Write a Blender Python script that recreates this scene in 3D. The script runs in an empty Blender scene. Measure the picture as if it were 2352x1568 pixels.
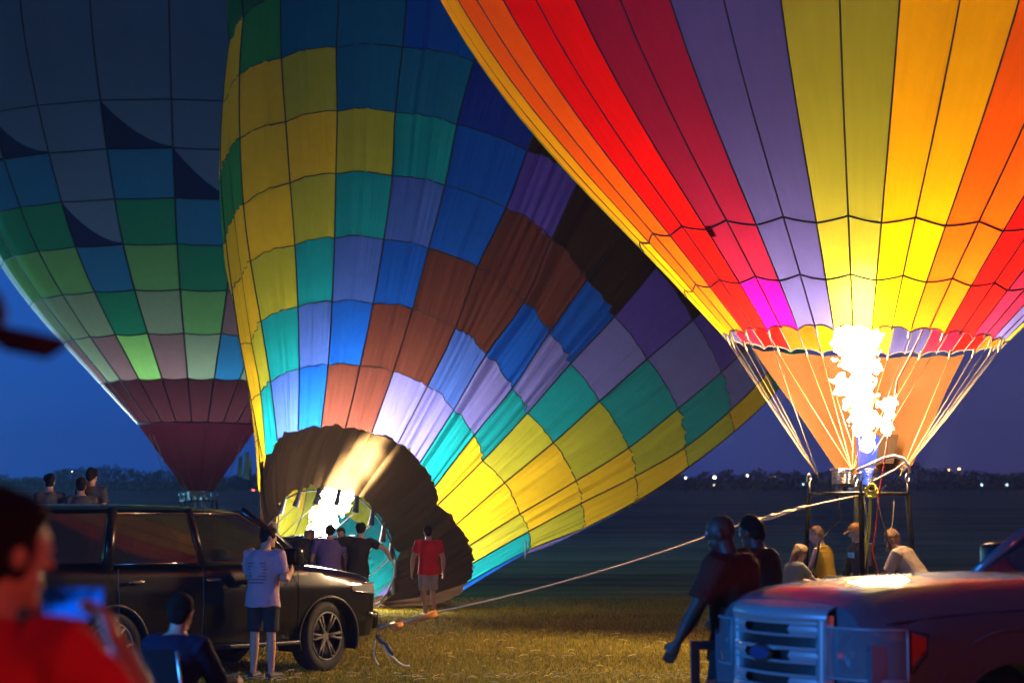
import bpy, bmesh, math, random
import numpy as np
from mathutils import Vector, Matrix, noise as mnoise

random.seed(7); RNG = np.random.default_rng(7)
S = bpy.context.scene
COL = S.collection
# ------------------------------------------------------------------ camera, sky, exposure
CAM_H = 1.81
PITCH = math.atan(398/4573.3)
FPX = 70/36*2352
cam_d = bpy.data.cameras.new('camera'); cam = bpy.data.objects.new('camera', cam_d); COL.objects.link(cam)
cam.location = (0, 0, CAM_H); cam.rotation_euler = (math.pi/2 + PITCH, 0, 0)
cam_d.lens = 70; cam_d.sensor_width = 36; cam_d.clip_start = 0.05; cam_d.clip_end = 6000
cam_d.dof.use_dof = True; cam_d.dof.focus_distance = 26; cam_d.dof.aperture_fstop = 2.0
S.camera = cam

SKY_K = 1.35
W = bpy.data.worlds.new('World'); S.world = W; W.use_nodes = True
nt = W.node_tree; nt.nodes.clear()
sky = nt.nodes.new('ShaderNodeTexSky'); sky.sky_type = 'NISHITA'; sky.sun_disc = False
sky.sun_elevation = math.radians(-3.0); sky.sun_rotation = math.radians(-20); sky.ozone_density = 4.0
# dusk: hand-set gradient, blue to purple at right, plus a little Nishita, dimming away from the last light in the north
def mixn(kind, fac=None, a=None, b=None):
    m = nt.nodes.new('ShaderNodeMix'); m.data_type = 'RGBA'; m.blend_type = kind; m.inputs[0].default_value = 1 if fac is None else fac
    if a: m.inputs[6].default_value = (*a, 1)
    if b: m.inputs[7].default_value = (*b, 1)
    return m
wtc = nt.nodes.new('ShaderNodeTexCoord'); wsx = nt.nodes.new('ShaderNodeSeparateXYZ'); nt.links.new(wtc.outputs['Generated'], wsx.inputs[0])
def ramp(src, a, b, c, d):
    r = nt.nodes.new('ShaderNodeMapRange'); r.interpolation_type = 'SMOOTHSTEP'
    for i, v in enumerate((a, b, c, d)): r.inputs[i+1].default_value = v
    nt.links.new(src, r.inputs[0]); return r
wx = ramp(wsx.outputs[0], -.20, .30, 0, 1); wy = ramp(wsx.outputs[1], -.6, 1.0, .16, 1); wz = ramp(wsx.outputs[2], .0, .9, 1, .30)
hue = mixn('MIX', None, (.0015, .054, .310), (.031, .030, .118)); nt.links.new(wx.outputs[0], hue.inputs[0])
m1 = mixn('MULTIPLY'); m2 = mixn('MULTIPLY'); ad = mixn('ADD', .10)
nt.links.new(hue.outputs[2], m1.inputs[6]); nt.links.new(wy.outputs[0], m1.inputs[7]); nt.links.new(m1.outputs[2], m2.inputs[6]); nt.links.new(wz.outputs[0], m2.inputs[7])
nt.links.new(m2.outputs[2], ad.inputs[6]); nt.links.new(sky.outputs[0], ad.inputs[7])
bg = nt.nodes.new('ShaderNodeBackground'); bg.inputs[1].default_value = SKY_K
wo = nt.nodes.new('ShaderNodeOutputWorld')
nt.links.new(ad.outputs[2], bg.inputs[0]); nt.links.new(bg.outputs[0], wo.inputs[0])
S.view_settings.view_transform = 'Standard'; S.view_settings.look = 'None'
S.view_settings.exposure = 0; S.view_settings.gamma = 1; S.view_settings.use_curve_mapping = False
S.cycles.use_denoising = True
S.cycles.max_bounces = 8; S.cycles.transparent_max_bounces = 12
S.cycles.sample_clamp_indirect = 6

HAZE = .0006
FLAME_L = 240.0      # radiance of the burner flames

# glow of balloons that burn outside the frame: their light lies on the pickup, the shirts at lower left and the left balloon's edge
def burner_glow(name, loc, rgb, watts, r):
    l = bpy.data.lights.new(name, 'POINT'); l.color = rgb; l.energy = watts; l.shadow_soft_size = r
    o = bpy.data.objects.new(name, l); COL.objects.link(o); o.location = loc
burner_glow('red_balloon_glow', (6.0, -1.5, 2.6), (1., .13, .08), 1050, 1.2)
burner_glow('blue_balloon_glow', (-9, 8, 3.2), (.03, .28, 1.), 5000, 1.2)
burner_glow('left_burner_glow', (-24, 72, 3), (.20, .70, 1.), 20000, 1.5)

def px(x, y, Y):
    """world point at world depth Y on the sight line of a spot of the photograph (2352 x 1568 units)"""
    dx = (x-1176)/FPX; dy = (784-y)/FPX
    c, s = math.cos(PITCH), math.sin(PITCH)
    wy = c - s*dy; wz = s + c*dy
    return Vector((dx*Y/wy, Y, CAM_H + wz*Y/wy))

# ------------------------------------------------------------------ helpers
def tag(o, label=None, cat=None, group=None, kind=None):
    if label: o['label'] = label
    if cat: o['category'] = cat
    if group: o['group'] = group
    if kind: o['kind'] = kind
    return o

def thing(name, label, cat, loc=(0, 0, 0), rz=0, group=None):
    o = bpy.data.objects.new(name, None); COL.objects.link(o)
    o.location = loc; o.rotation_euler = (0, 0, rz); o.empty_display_size = .2
    return tag(o, label, cat, group)

def link(name, me, parent=None, world=False):
    o = bpy.data.objects.new(name, me); COL.objects.link(o)
    if parent is not None:
        o.parent = parent
        if world and parent.parent is None:
            o.matrix_parent_inverse = (Matrix.Translation(parent.location) @ parent.rotation_euler.to_matrix().to_4x4()).inverted()
    return o

class MB:
    def __init__(s): s.v = []; s.f = []
    def add(s, vs, fs):
        b = len(s.v); s.v += [tuple(v) for v in vs]; s.f += [tuple(i+b for i in f) for f in fs]
    def box(s, c, size, rot=None, bev=0.0):
        hx, hy, hz = size[0]/2, size[1]/2, size[2]/2
        if bev <= 0:
            vs = [Vector((x*hx, y*hy, z*hz)) for z in (-1, 1) for y in (-1, 1) for x in (-1, 1)]
            fs = [(0, 2, 3, 1), (4, 5, 7, 6), (0, 1, 5, 4), (2, 6, 7, 3), (0, 4, 6, 2), (1, 3, 7, 5)]
        else:
            bm = bmesh.new(); bmesh.ops.create_cube(bm, size=1)
            for v in bm.verts: v.co = Vector((v.co.x*size[0], v.co.y*size[1], v.co.z*size[2]))
            bmesh.ops.bevel(bm, geom=bm.edges[:], offset=bev, segments=2, affect='EDGES', profile=.5)
            bm.verts.index_update()
            vs = [v.co.copy() for v in bm.verts]; fs = [tuple(v.index for v in f.verts) for f in bm.faces]; bm.free()
        if rot is not None: vs = [rot @ v for v in vs]
        s.add([v + Vector(c) for v in vs], fs); return s
    def loft(s, secs, n=12, cap=True):
        """secs: (centre, ax, ay, rx, ry)"""
        vs = []; fs = []
        for c, ax, ay, rx, ry in secs:
            for k in range(n):
                a = 2*math.pi*k/n
                vs.append(Vector(c) + Vector(ax)*(rx*math.cos(a)) + Vector(ay)*(ry*math.sin(a)))
        for i in range(len(secs)-1):
            for k in range(n):
                k2 = (k+1) % n
                fs.append((i*n+k, i*n+k2, (i+1)*n+k2, (i+1)*n+k))
        if cap:
            fs.append(tuple(reversed(range(n)))); b = (len(secs)-1)*n; fs.append(tuple(b+k for k in range(n)))
        s.add(vs, fs); return s
    def tube(s, pts, r, n=6, side=None, flat=1.0):
        pts = [Vector(p) for p in pts]; secs = []
        rs = r if isinstance(r, (list, tuple)) else [r]*len(pts)
        prev = None
        for i, p in enumerate(pts):
            t = (pts[min(i+1, len(pts)-1)] - pts[max(i-1, 0)])
            t = t.normalized() if t.length > 1e-9 else Vector((0, 0, 1))
            if side is not None: a = Vector(side)
            elif prev is not None: a = prev
            else: a = Vector((0, 0, 1)) if abs(t.z) < .9 else Vector((1, 0, 0))
            a = a - t*a.dot(t)
            if a.length < 1e-6: a = t.orthogonal()
            a.normalize(); prev = a; b = t.cross(a)
            secs.append((p, a, b, rs[i], rs[i]*flat))
        return s.loft(secs, n)
    def ball(s, c, r, n=10, m=6, rot=None):
        if not isinstance(r, (list, tuple)): r = (r, r, r)
        vs = []; fs = []
        for i in range(m+1):
            th = math.pi*i/m
            for k in range(n):
                a = 2*math.pi*k/n
                v = Vector((r[0]*math.sin(th)*math.cos(a), r[1]*math.sin(th)*math.sin(a), r[2]*math.cos(th)))
                if rot is not None: v = rot @ v
                vs.append(v + Vector(c))
        for i in range(m):
            for k in range(n):
                k2 = (k+1) % n
                fs.append((i*n+k, (i+1)*n+k, (i+1)*n+k2, i*n+k2))
        s.add(vs, fs); return s
    def poly(s, pts): s.add(pts, [tuple(range(len(pts)))]); return s
    def slab(s, pts, thick):
        """closed plate: outline pts pushed by vector thick"""
        n = len(pts); t = Vector(thick); vs = [Vector(p) for p in pts] + [Vector(p)+t for p in pts]
        fs = [tuple(range(n)), tuple(reversed(range(n, 2*n)))] + [(i, n+i, n+(i+1) % n, (i+1) % n) for i in range(n)]
        s.add(vs, fs); return s
    def grid(s, G):
        n, m = len(G), len(G[0])
        s.add([p for row in G for p in row], [(i*m+j, i*m+j+1, (i+1)*m+j+1, (i+1)*m+j) for i in range(n-1) for j in range(m-1)]); return s
    def mesh(s, name):
        me = bpy.data.meshes.new(name); me.from_pydata(s.v, [], s.f); me.update(); return me
    def build(s, name, mat, parent=None, smooth=False, world=False, angle=None):
        me = s.mesh(name)
        if mat: me.materials.append(mat)
        if smooth:
            bm = bmesh.new(); bm.from_mesh(me); bmesh.ops.remove_doubles(bm, verts=bm.verts, dist=1e-5)
            bmesh.ops.recalc_face_normals(bm, faces=bm.faces)
            bm.to_mesh(me); bm.free()
            for p in me.polygons: p.use_smooth = True
            if angle: me.set_sharp_from_angle(angle=math.radians(angle))
        return link(name, me, parent, world)

def grid_obj(name, G, mat, parent, uv0=(0, 0), uv1=(1, 1), world=True):
    G = np.asarray(G); n, m, _ = G.shape
    me = bpy.data.meshes.new(name)
    idx = np.arange(n*m).reshape(n, m)
    F = np.stack([idx[:-1, :-1], idx[:-1, 1:], idx[1:, 1:], idx[1:, :-1]], -1).reshape(-1, 4)
    me.from_pydata(G.reshape(-1, 3).tolist(), [], F.tolist())
    uvl = me.uv_layers.new(name='uv')
    vv, uu = np.meshgrid(np.linspace(uv0[1], uv1[1], n), np.linspace(uv0[0], uv1[0], m), indexing='ij')
    UV = np.stack([uu, vv], -1).reshape(-1, 2)[F.reshape(-1)]
    uvl.data.foreach_set('uv', UV.reshape(-1))
    me.polygons.foreach_set('use_smooth', [True]*len(me.polygons))
    me.materials.append(mat); me.update()
    return link(name, me, parent, world)

def remesh(mb, voxel, name, smooth=3):
    me = mb.mesh(name); o = bpy.data.objects.new(name, me); COL.objects.link(o)
    r = o.modifiers.new('r', 'REMESH'); r.mode = 'VOXEL'; r.voxel_size = voxel
    if smooth:
        sm = o.modifiers.new('s', 'SMOOTH'); sm.iterations = smooth; sm.factor = .5
    dg = bpy.context.evaluated_depsgraph_get()
    out = bpy.data.meshes.new_from_object(o.evaluated_get(dg)); out.name = name
    bpy.data.objects.remove(o); bpy.data.meshes.remove(me)
    out.polygons.foreach_set('use_smooth', [True]*len(out.polygons))
    return out

def catmull(P, t):
    """P array (n,...), t float index"""
    n = len(P); i = int(min(max(math.floor(t), 0), n-2)); f = t-i
    p0 = P[i-1] if i > 0 else 2*P[0]-P[1]
    p1, p2 = P[i], P[i+1]
    p3 = P[i+2] if i+2 < n else 2*P[n-1]-P[n-2]
    return .5*((2*p1) + (-p0+p2)*f + (2*p0-5*p1+4*p2-p3)*f*f + (-p0+3*p1-3*p2+p3)*f**3)

# ------------------------------------------------------------------ materials
MATS = {}
def nodes(name):
    m = bpy.data.materials.new(name); m.use_nodes = True; t = m.node_tree; t.nodes.clear()
    out = t.nodes.new('ShaderNodeOutputMaterial'); return m, t, out
def mat(name, rgb, rough=.6, metal=0., var=.15, scale=8., coat=0., bump=0., bscale=60., spec=.5):
    if name in MATS: return MATS[name]
    m, t, out = nodes(name)
    b = t.nodes.new('ShaderNodeBsdfPrincipled')
    b.inputs['Roughness'].default_value = rough; b.inputs['Metallic'].default_value = metal
    b.inputs['Coat Weight'].default_value = coat; b.inputs['Coat Roughness'].default_value = .04
    b.inputs['Specular IOR Level'].default_value = spec
    tc = t.nodes.new('ShaderNodeTexCoord'); nz = t.nodes.new('ShaderNodeTexNoise'); nz.inputs['Scale'].default_value = scale
    nz.inputs['Detail'].default_value = 5
    rp = t.nodes.new('ShaderNodeMapRange'); rp.inputs[3].default_value = 1-var; rp.inputs[4].default_value = 1+var
    mx = t.nodes.new('ShaderNodeMix'); mx.data_type = 'RGBA'; mx.blend_type = 'MULTIPLY'; mx.inputs[0].default_value = 1
    mx.inputs[6].default_value = (*rgb, 1)
    t.links.new(tc.outputs['Object'], nz.inputs['Vector']); t.links.new(nz.outputs[0], rp.inputs[0])
    t.links.new(rp.outputs[0], mx.inputs[7]); t.links.new(mx.outputs[2], b.inputs['Base Color'])
    if bump > 0:
        n2 = t.nodes.new('ShaderNodeTexNoise'); n2.inputs['Scale'].default_value = bscale; n2.inputs['Detail'].default_value = 4
        bp = t.nodes.new('ShaderNodeBump'); bp.inputs['Strength'].default_value = bump; bp.inputs['Distance'].default_value = .01
        t.links.new(tc.outputs['Object'], n2.inputs['Vector']); t.links.new(n2.outputs[0], bp.inputs['Height']); t.links.new(bp.outputs[0], b.inputs['Normal'])
    t.links.new(b.outputs[0], out.inputs[0]); MATS[name] = m; return m

def fabric(name, rgb, tr=.6, fold=.25, us=26., vs=1.3, dist=.02, fwd=0., fcol=None):
    """ripstop nylon: part of the light is reflected, part scattered through; fine lengthwise creases as relief"""
    if name in MATS: return MATS[name]
    m, t, out = nodes(name)
    d = t.nodes.new('ShaderNodeBsdfDiffuse'); l = t.nodes.new('ShaderNodeBsdfTranslucent'); mx = t.nodes.new('ShaderNodeMixShader')
    mx.inputs[0].default_value = tr
    uv = t.nodes.new('ShaderNodeUVMap'); uv.uv_map = 'uv'
    mp = t.nodes.new('ShaderNodeMapping'); mp.inputs['Scale'].default_value = (us, vs, 1)
    nz = t.nodes.new('ShaderNodeTexNoise'); nz.inputs['Scale'].default_value = 1; nz.inputs['Detail'].default_value = 3
    n2 = t.nodes.new('ShaderNodeTexNoise'); n2.inputs['Scale'].default_value = 7; n2.inputs['Detail'].default_value = 6
    rp = t.nodes.new('ShaderNodeMapRange'); rp.inputs[3].default_value = .9; rp.inputs[4].default_value = 1.1
    cm = t.nodes.new('ShaderNodeMix'); cm.data_type = 'RGBA'; cm.blend_type = 'MULTIPLY'; cm.inputs[0].default_value = 1; cm.inputs[6].default_value = (*rgb, 1)
    bp = t.nodes.new('ShaderNodeBump'); bp.inputs['Strength'].default_value = fold; bp.inputs['Distance'].default_value = dist
    L = t.links.new
    L(uv.outputs[0], mp.inputs[0]); L(mp.outputs[0], nz.inputs['Vector']); L(uv.outputs[0], n2.inputs['Vector'])
    L(n2.outputs[0], rp.inputs[0]); L(rp.outputs[0], cm.inputs[7]); L(cm.outputs[2], d.inputs[0]); L(cm.outputs[2], l.inputs[0])
    L(nz.outputs[0], bp.inputs['Height'])
    if fold > 0: L(bp.outputs[0], d.inputs['Normal']); L(bp.outputs[0], l.inputs['Normal'])
    L(d.outputs[0], mx.inputs[1]); L(l.outputs[0], mx.inputs[2])
    if fwd > 0:                                                     # thin nylon scatters part of the light forwards
        rf = t.nodes.new('ShaderNodeBsdfRefraction'); rf.inputs['Roughness'].default_value = .75; rf.inputs['IOR'].default_value = 1.15
        m3 = t.nodes.new('ShaderNodeMixShader'); m3.inputs[0].default_value = fwd; L(cm.outputs[2], rf.inputs[0])
        if fcol: t.links.remove(rf.inputs[0].links[0]); rf.inputs[0].default_value = (*fcol, 1)
        L(mx.outputs[0], m3.inputs[1]); L(rf.outputs[0], m3.inputs[2]); L(m3.outputs[0], out.inputs[0])
    else: L(mx.outputs[0], out.inputs[0])
    MATS[name] = m; return m

def emit(name, rgb, k, alpha=1.):
    if name in MATS: return MATS[name]
    m, t, out = nodes(name); e = t.nodes.new('ShaderNodeEmission'); e.inputs[0].default_value = (*rgb, 1); e.inputs[1].default_value = k
    if alpha < 1:
        tr = t.nodes.new('ShaderNodeBsdfTransparent'); mx = t.nodes.new('ShaderNodeMixShader'); mx.inputs[0].default_value = alpha
        t.links.new(tr.outputs[0], mx.inputs[1]); t.links.new(e.outputs[0], mx.inputs[2]); t.links.new(mx.outputs[0], out.inputs[0])
    else: t.links.new(e.outputs[0], out.inputs[0])
    MATS[name] = m; return m

def glass(name, rgb=(.02, .02, .025), tr=.5):
    if name in MATS: return MATS[name]
    m, t, out = nodes(name)
    a = t.nodes.new('ShaderNodeBsdfTransparent'); a.inputs[0].default_value = (.75, .78, .78, 1)
    b = t.nodes.new('ShaderNodeBsdfPrincipled'); b.inputs['Base Color'].default_value = (*rgb, 1); b.inputs['Roughness'].default_value = .03
    mx = t.nodes.new('ShaderNodeMixShader'); mx.inputs[0].default_value = 1-tr
    t.links.new(a.outputs[0], mx.inputs[1]); t.links.new(b.outputs[0], mx.inputs[2]); t.links.new(mx.outputs[0], out.inputs[0])
    MATS[name] = m; return m

ROPE = mat('rope_fibre', (.75, .62, .38), .7, bump=.4, bscale=90)
STEEL = mat('stainless_steel', (.55, .54, .52), .28, 1.)
DARKM = mat('dark_steel', (.05, .05, .05), .4, .8)
BLACK = mat('black_plastic', (.012, .012, .013), .45)
RUBBER = mat('tyre_rubber', (.012, .012, .012), .8, bump=.3)
TAPE = mat('load_tape_webbing', (.03, .03, .035), .8)
# ------------------------------------------------------------------ ground, far wood, lights
def ground_z(x, y):
    d = max(0., y-48)
    return 0.018*d*d/(d+60.) + .02*math.sin(x*.35+1)*math.sin(y*.27) * min(1, max(0, (y-50)/30.))
def make_ground():
    ys = list(np.concatenate([np.linspace(-15, 60, 38), 60*np.exp(np.linspace(0.05, 4.0, 46))]))
    G = []
    for y in ys:
        wdt = 40 + abs(y)*1.4
        G.append([(x, y, ground_z(x, y)) for x in np.linspace(-wdt, wdt, 61)])
    m, t, out = nodes('field_grass')
    b = t.nodes.new('ShaderNodeBsdfPrincipled'); b.inputs['Roughness'].default_value = .9; b.inputs['Specular IOR Level'].default_value = .15
    g = t.nodes.new('ShaderNodeNewGeometry'); L = t.links.new
    def nz(sc, det, stretch=None):
        n = t.nodes.new('ShaderNodeTexNoise'); n.inputs['Scale'].default_value = sc; n.inputs['Detail'].default_value = det
        if stretch:
            mp = t.nodes.new('ShaderNodeMapping'); mp.inputs['Scale'].default_value = stretch; L(g.outputs['Position'], mp.inputs[0]); L(mp.outputs[0], n.inputs['Vector'])
        else: L(g.outputs['Position'], n.inputs['Vector'])
        return n
    a = nz(22, 8); c = nz(.35, 4, (.25, 1.3, 1)); e = nz(1.0, 3, (.012, .10, 1))
    r1 = t.nodes.new('ShaderNodeValToRGB'); r1.color_ramp.elements[0].position = .3; r1.color_ramp.elements[1].position = .72
    r1.color_ramp.elements[0].color = (.045, .046, .006, 1); r1.color_ramp.elements[1].color = (.30, .24, .025, 1)
    r2 = t.nodes.new('ShaderNodeMapRange'); r2.inputs[1].default_value = .3; r2.inputs[2].default_value = .7; r2.inputs[3].default_value = .6; r2.inputs[4].default_value = 1.3
    r3 = t.nodes.new('ShaderNodeMapRange'); r3.inputs[1].default_value = .4; r3.inputs[2].default_value = .6; r3.inputs[3].default_value = .75; r3.inputs[4].default_value = 1.15
    m1 = t.nodes.new('ShaderNodeMath'); m1.operation = 'MULTIPLY'
    m2 = t.nodes.new('ShaderNodeMix'); m2.data_type = 'RGBA'; m2.blend_type = 'MULTIPLY'; m2.inputs[0].default_value = 1
    L(a.outputs[0], r1.inputs[0]); L(c.outputs[0], r2.inputs[0]); L(e.outputs[0], r3.inputs[0]); L(r2.outputs[0], m1.inputs[0]); L(r3.outputs[0], m1.inputs[1])
    # beyond the mown launch area lies pale dry stubble
    sp = t.nodes.new('ShaderNodeSeparateXYZ'); L(g.outputs['Position'], sp.inputs[0]); wob = t.nodes.new('ShaderNodeMath'); wob.operation = 'MULTIPLY_ADD'; wob.inputs[1].default_value = 26
    L(c.outputs[0], wob.inputs[0]); L(sp.outputs[1], wob.inputs[2]); fr_ = t.nodes.new('ShaderNodeMapRange'); fr_.inputs[1].default_value = 62; fr_.inputs[2].default_value = 95; L(wob.outputs[0], fr_.inputs[0])
    fm = t.nodes.new('ShaderNodeMix'); fm.data_type = 'RGBA'; fm.inputs[7].default_value = (.42, .36, .19, 1); L(fr_.outputs[0], fm.inputs[0]); L(r1.outputs[0], fm.inputs[6])
    L(fm.outputs[2], m2.inputs[6]); L(m1.outputs[0], m2.inputs[7]); L(m2.outputs[2], b.inputs['Base Color'])
    bp = t.nodes.new('ShaderNodeBump'); bp.inputs['Strength'].default_value = .7; bp.inputs['Distance'].default_value = .04
    L(a.outputs[0], bp.inputs['Height']); L(bp.outputs[0], b.inputs['Normal']); L(b.outputs[0], out.inputs[0])
    o = MB().grid(G).build('ground', m, smooth=True)
    tag(o, kind='structure')
make_ground()

def grass(n, x0, x1, y0, y1, hmin, hmax, w, matl, name):
    X = RNG.uniform(x0, x1, n); Y = y0 + (y1-y0)*RNG.uniform(0, 1, n)**1.4
    H = RNG.uniform(hmin, hmax, n); A = RNG.uniform(0, 2*np.pi, n); Ln = RNG.uniform(.1, .9, n)*H; B = RNG.uniform(0, 2*np.pi, n)
    wx, wy = np.cos(A)*w, np.sin(A)*w
    v = np.zeros((n, 3, 3))
    v[:, 0] = np.stack([X-wx, Y-wy, np.zeros(n)-.005], -1); v[:, 1] = np.stack([X+wx, Y+wy, np.zeros(n)-.005], -1)
    v[:, 2] = np.stack([X+np.cos(B)*Ln, Y+np.sin(B)*Ln, H], -1)
    me = bpy.data.meshes.new(name); me.vertices.add(n*3); me.vertices.foreach_set('co', v.reshape(-1))
    me.loops.add(n*3); me.loops.foreach_set('vertex_index', np.arange(n*3)); me.polygons.add(n)
    me.polygons.foreach_set('loop_start', np.arange(0, n*3, 3)); me.polygons.foreach_set('loop_total', np.full(n, 3))
    me.update(calc_edges=True); me.materials.append(matl)
    o = link(name, me); tag(o, 'short dry mown grass covering the near field', 'grass', kind='stuff')
GR = fabric('grass_blade', (.15, .125, .035), .35, 0)
def leafy(name, rgb):
    m, t, out = nodes(name); d = t.nodes.new('ShaderNodeBsdfDiffuse'); l = t.nodes.new('ShaderNodeBsdfTranslucent'); mx = t.nodes.new('ShaderNodeMixShader'); mx.inputs[0].default_value = .3
    g = t.nodes.new('ShaderNodeNewGeometry'); rr = t.nodes.new('ShaderNodeValToRGB')
    rr.color_ramp.elements[0].color = (*[c*.5 for c in rgb], 1); rr.color_ramp.elements[1].color = (*[c*1.5 for c in rgb], 1)
    L = t.links.new; L(g.outputs['Random Per Island'], rr.inputs[0]); L(rr.outputs[0], d.inputs[0]); L(rr.outputs[0], l.inputs[0])
    L(d.outputs[0], mx.inputs[1]); L(l.outputs[0], mx.inputs[2]); L(mx.outputs[0], out.inputs[0]); return m
GR = leafy('grass_blades', (.30, .24, .024))
grass(170000, -7.5, 8.5, 19.5, 44, .015, .06, .006, GR, 'grass')

def treeline():
    """far wood: clumps of leaf-sized cards over dark trunks, 620 m away, one mass"""
    vs = []; fs = []
    M = 26000
    Y0 = 620.
    xs = RNG.uniform(-190, 190, M)
    def height(x):
        h = 5.0 + 2.2*mnoise.noise(Vector((x*.05, 3.1, 0))) + 2.6*mnoise.noise(Vector((x*.19, 8.1, 0))) + 1.4*mnoise.noise(Vector((x*.6, 2.1, 0)))
        if -140 < x < -118: h += 2.2*math.sin((x+140)/22*math.pi)
        if x > 95: h += 3.0*max(0, math.sin((x-95)/45*math.pi))
        return max(2.5, h)
    for x in xs:
        h = height(x); y = Y0 + RNG.uniform(-12, 12); z0 = ground_z(x, y)
        z = z0 + h*RNG.uniform(0, 1)**.8
        s = RNG.uniform(.25, .75)
        a = RNG.normal(size=3); a /= np.linalg.norm(a); b = np.cross(a, RNG.normal(size=3)); b /= np.linalg.norm(b)
        p = np.array([x, y, z]); k = len(vs)
        vs += [tuple(p-a*s), tuple(p+b*s*.6), tuple(p+a*s), tuple(p-b*s*.6)]; fs.append((k, k+1, k+2, k+3))
    mb = MB(); mb.add(vs, fs)
    for x in np.arange(-190, 190, 4.5):
        y = Y0+RNG.uniform(-6, 6); mb.tube([(x, y, ground_z(x, y)-.2), (x+.3, y, ground_z(x, y)+height(x)*.8)], [.35, .12], 5)
    o = mb.build('distant_wood', leafy('far_foliage', (.05, .06, .04)))
    tag(o, 'far dark line of trees along the field edge', 'wood', kind='stuff')
treeline()

LAMPW = emit('lamp_white', (1, .86, .7), 28); LAMPA = emit('lamp_amber', (1, .55, .12), 40); LAMPB = emit('lamp_cyan', (.45, .85, 1), 16); LAMPR = emit('lamp_red', (1, .05, .05), 40)
def far_lamp(x, y, Y, m, r, label, group='far lamps along the edge of the field'):
    p = px(x, y, Y); gz = ground_z(p.x, p.y)
    t = thing('distant_lamp', label, 'lamp', (p.x, p.y, gz), 0, group)
    z = p.z-gz
    if z < 1.5: gz = p.z-1.5; t.location.z = gz; z = 1.5
    MB().tube([(0, 0, 0), (0, 0, z-r)], [.12, .07], 6).build('post', DARKM, t)
    MB().box((0, 0, z+r*1.1), (r*2.4, r*2.4, r*.5)).build('hood', DARKM, t)
    MB().ball((0, -.05, z), r, 8, 6).build('bulb', m, t, True)
far_lamp(1575, 1097, 480, LAMPW, 0.132, 'small warm lamp beside the right tip of the patchwork balloon, leftmost of the row')
far_lamp(1641, 1096, 480, LAMPW, 0.240, 'brightest pale pink lamp glowing under the dark tree line')
far_lamp(1716, 1092, 480, LAMPW, 0.120, 'small white lamp left of the head of the dark walking man')
far_lamp(1845, 1112, 480, LAMPB, 0.096, 'tiny bluish lamp just left of the rainbow balloon burner')
far_lamp(2180, 1079, 560, LAMPA, 0.108, 'small amber lamp on the tree line right of the burner')
far_lamp(2203, 1077, 560, LAMPA, 0.156, 'amber double lamp on the tree line right of the burner')
far_lamp(2255, 1113, 480, LAMPB, 0.132, 'left lamp of the bluish pair low at the right edge')
far_lamp(2313, 1113, 480, LAMPB, 0.132, 'right lamp of the bluish pair low at the right edge')
far_lamp(1640, 1113, 480, LAMPW, 0.060, 'tiny low lamp right under the brightest pink lamp')
far_lamp(582, 1125, 300, LAMPR, 0.096, 'red lamp between the dark left balloon and the patchwork balloon')
far_lamp(165, 1082, 520, LAMPW, 0.072, 'faint white lamp above the heads behind the black car')

def straws():
    rg = random.Random(12); mb = MB()
    for _ in range(260):
        x = rg.uniform(-3.5, 3.2); y = rg.choice([rg.gauss(22.3, .25), rg.uniform(21.2, 30)]); a = rg.uniform(0, 6.28); ln = rg.uniform(.04, .16); z = rg.uniform(.03, .06)
        p = Vector((x, y, z)); d = Vector((math.cos(a), math.sin(a), rg.uniform(-.1, .25)))*ln
        mb.tube([p, p+d*.6, p+d+Vector((0, 0, -.02))], .004, 3)
    tag(mb.build('straw', mat('pale_straw', (.55, .42, .18), .8)), 'pale broken straws scattered over the mown grass in front', 'straw', kind='stuff')
straws()
# ------------------------------------------------------------------ balloons
def unit(v): return v/np.linalg.norm(v)

class Envelope:
    """surface of revolution with bulging gores; base at the mouth centre, axis leaning in the x-z plane"""
    def __init__(s, base, prof, lean, ng, th0, bulge):
        s.b = np.array(base); s.h = np.array([p[0] for p in prof]); s.r = np.array([p[1] for p in prof]); s.ng = ng; s.th0 = math.radians(th0); s.bulge = bulge
        s.ax = np.array([math.sin(lean), 0, math.cos(lean)]); s.ex = np.array([math.cos(lean), 0, -math.sin(lean)]); s.ey = np.array([0, -1., 0])
        # smooth profile
        hh = np.linspace(s.h[0], s.h[-1], 200); rr = np.interp(hh, s.h, s.r)
        k = np.ones(17)/17; pad = np.concatenate([2*rr[0]-rr[8:0:-1], rr, 2*rr[-1]-rr[-2:-10:-1]]); s.hh = hh; s.rr = np.maximum(np.convolve(pad, k, 'valid'), .02)
    def R(s, h): return np.interp(h, s.hh, s.rr)
    def P(s, th, h, u=0., out=0.):
        """th measured from the side that faces the camera, u position inside the gore 0..1"""
        r = s.R(h)
        r = r*(1 + s.bulge*4*u*(1-u)) + out
        return s.b + s.ax*h + s.ex*(r*math.sin(th)) + s.ey*(r*math.cos(th))
    def line(s, k): return s.th0 + 2*math.pi*k/s.ng

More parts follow.
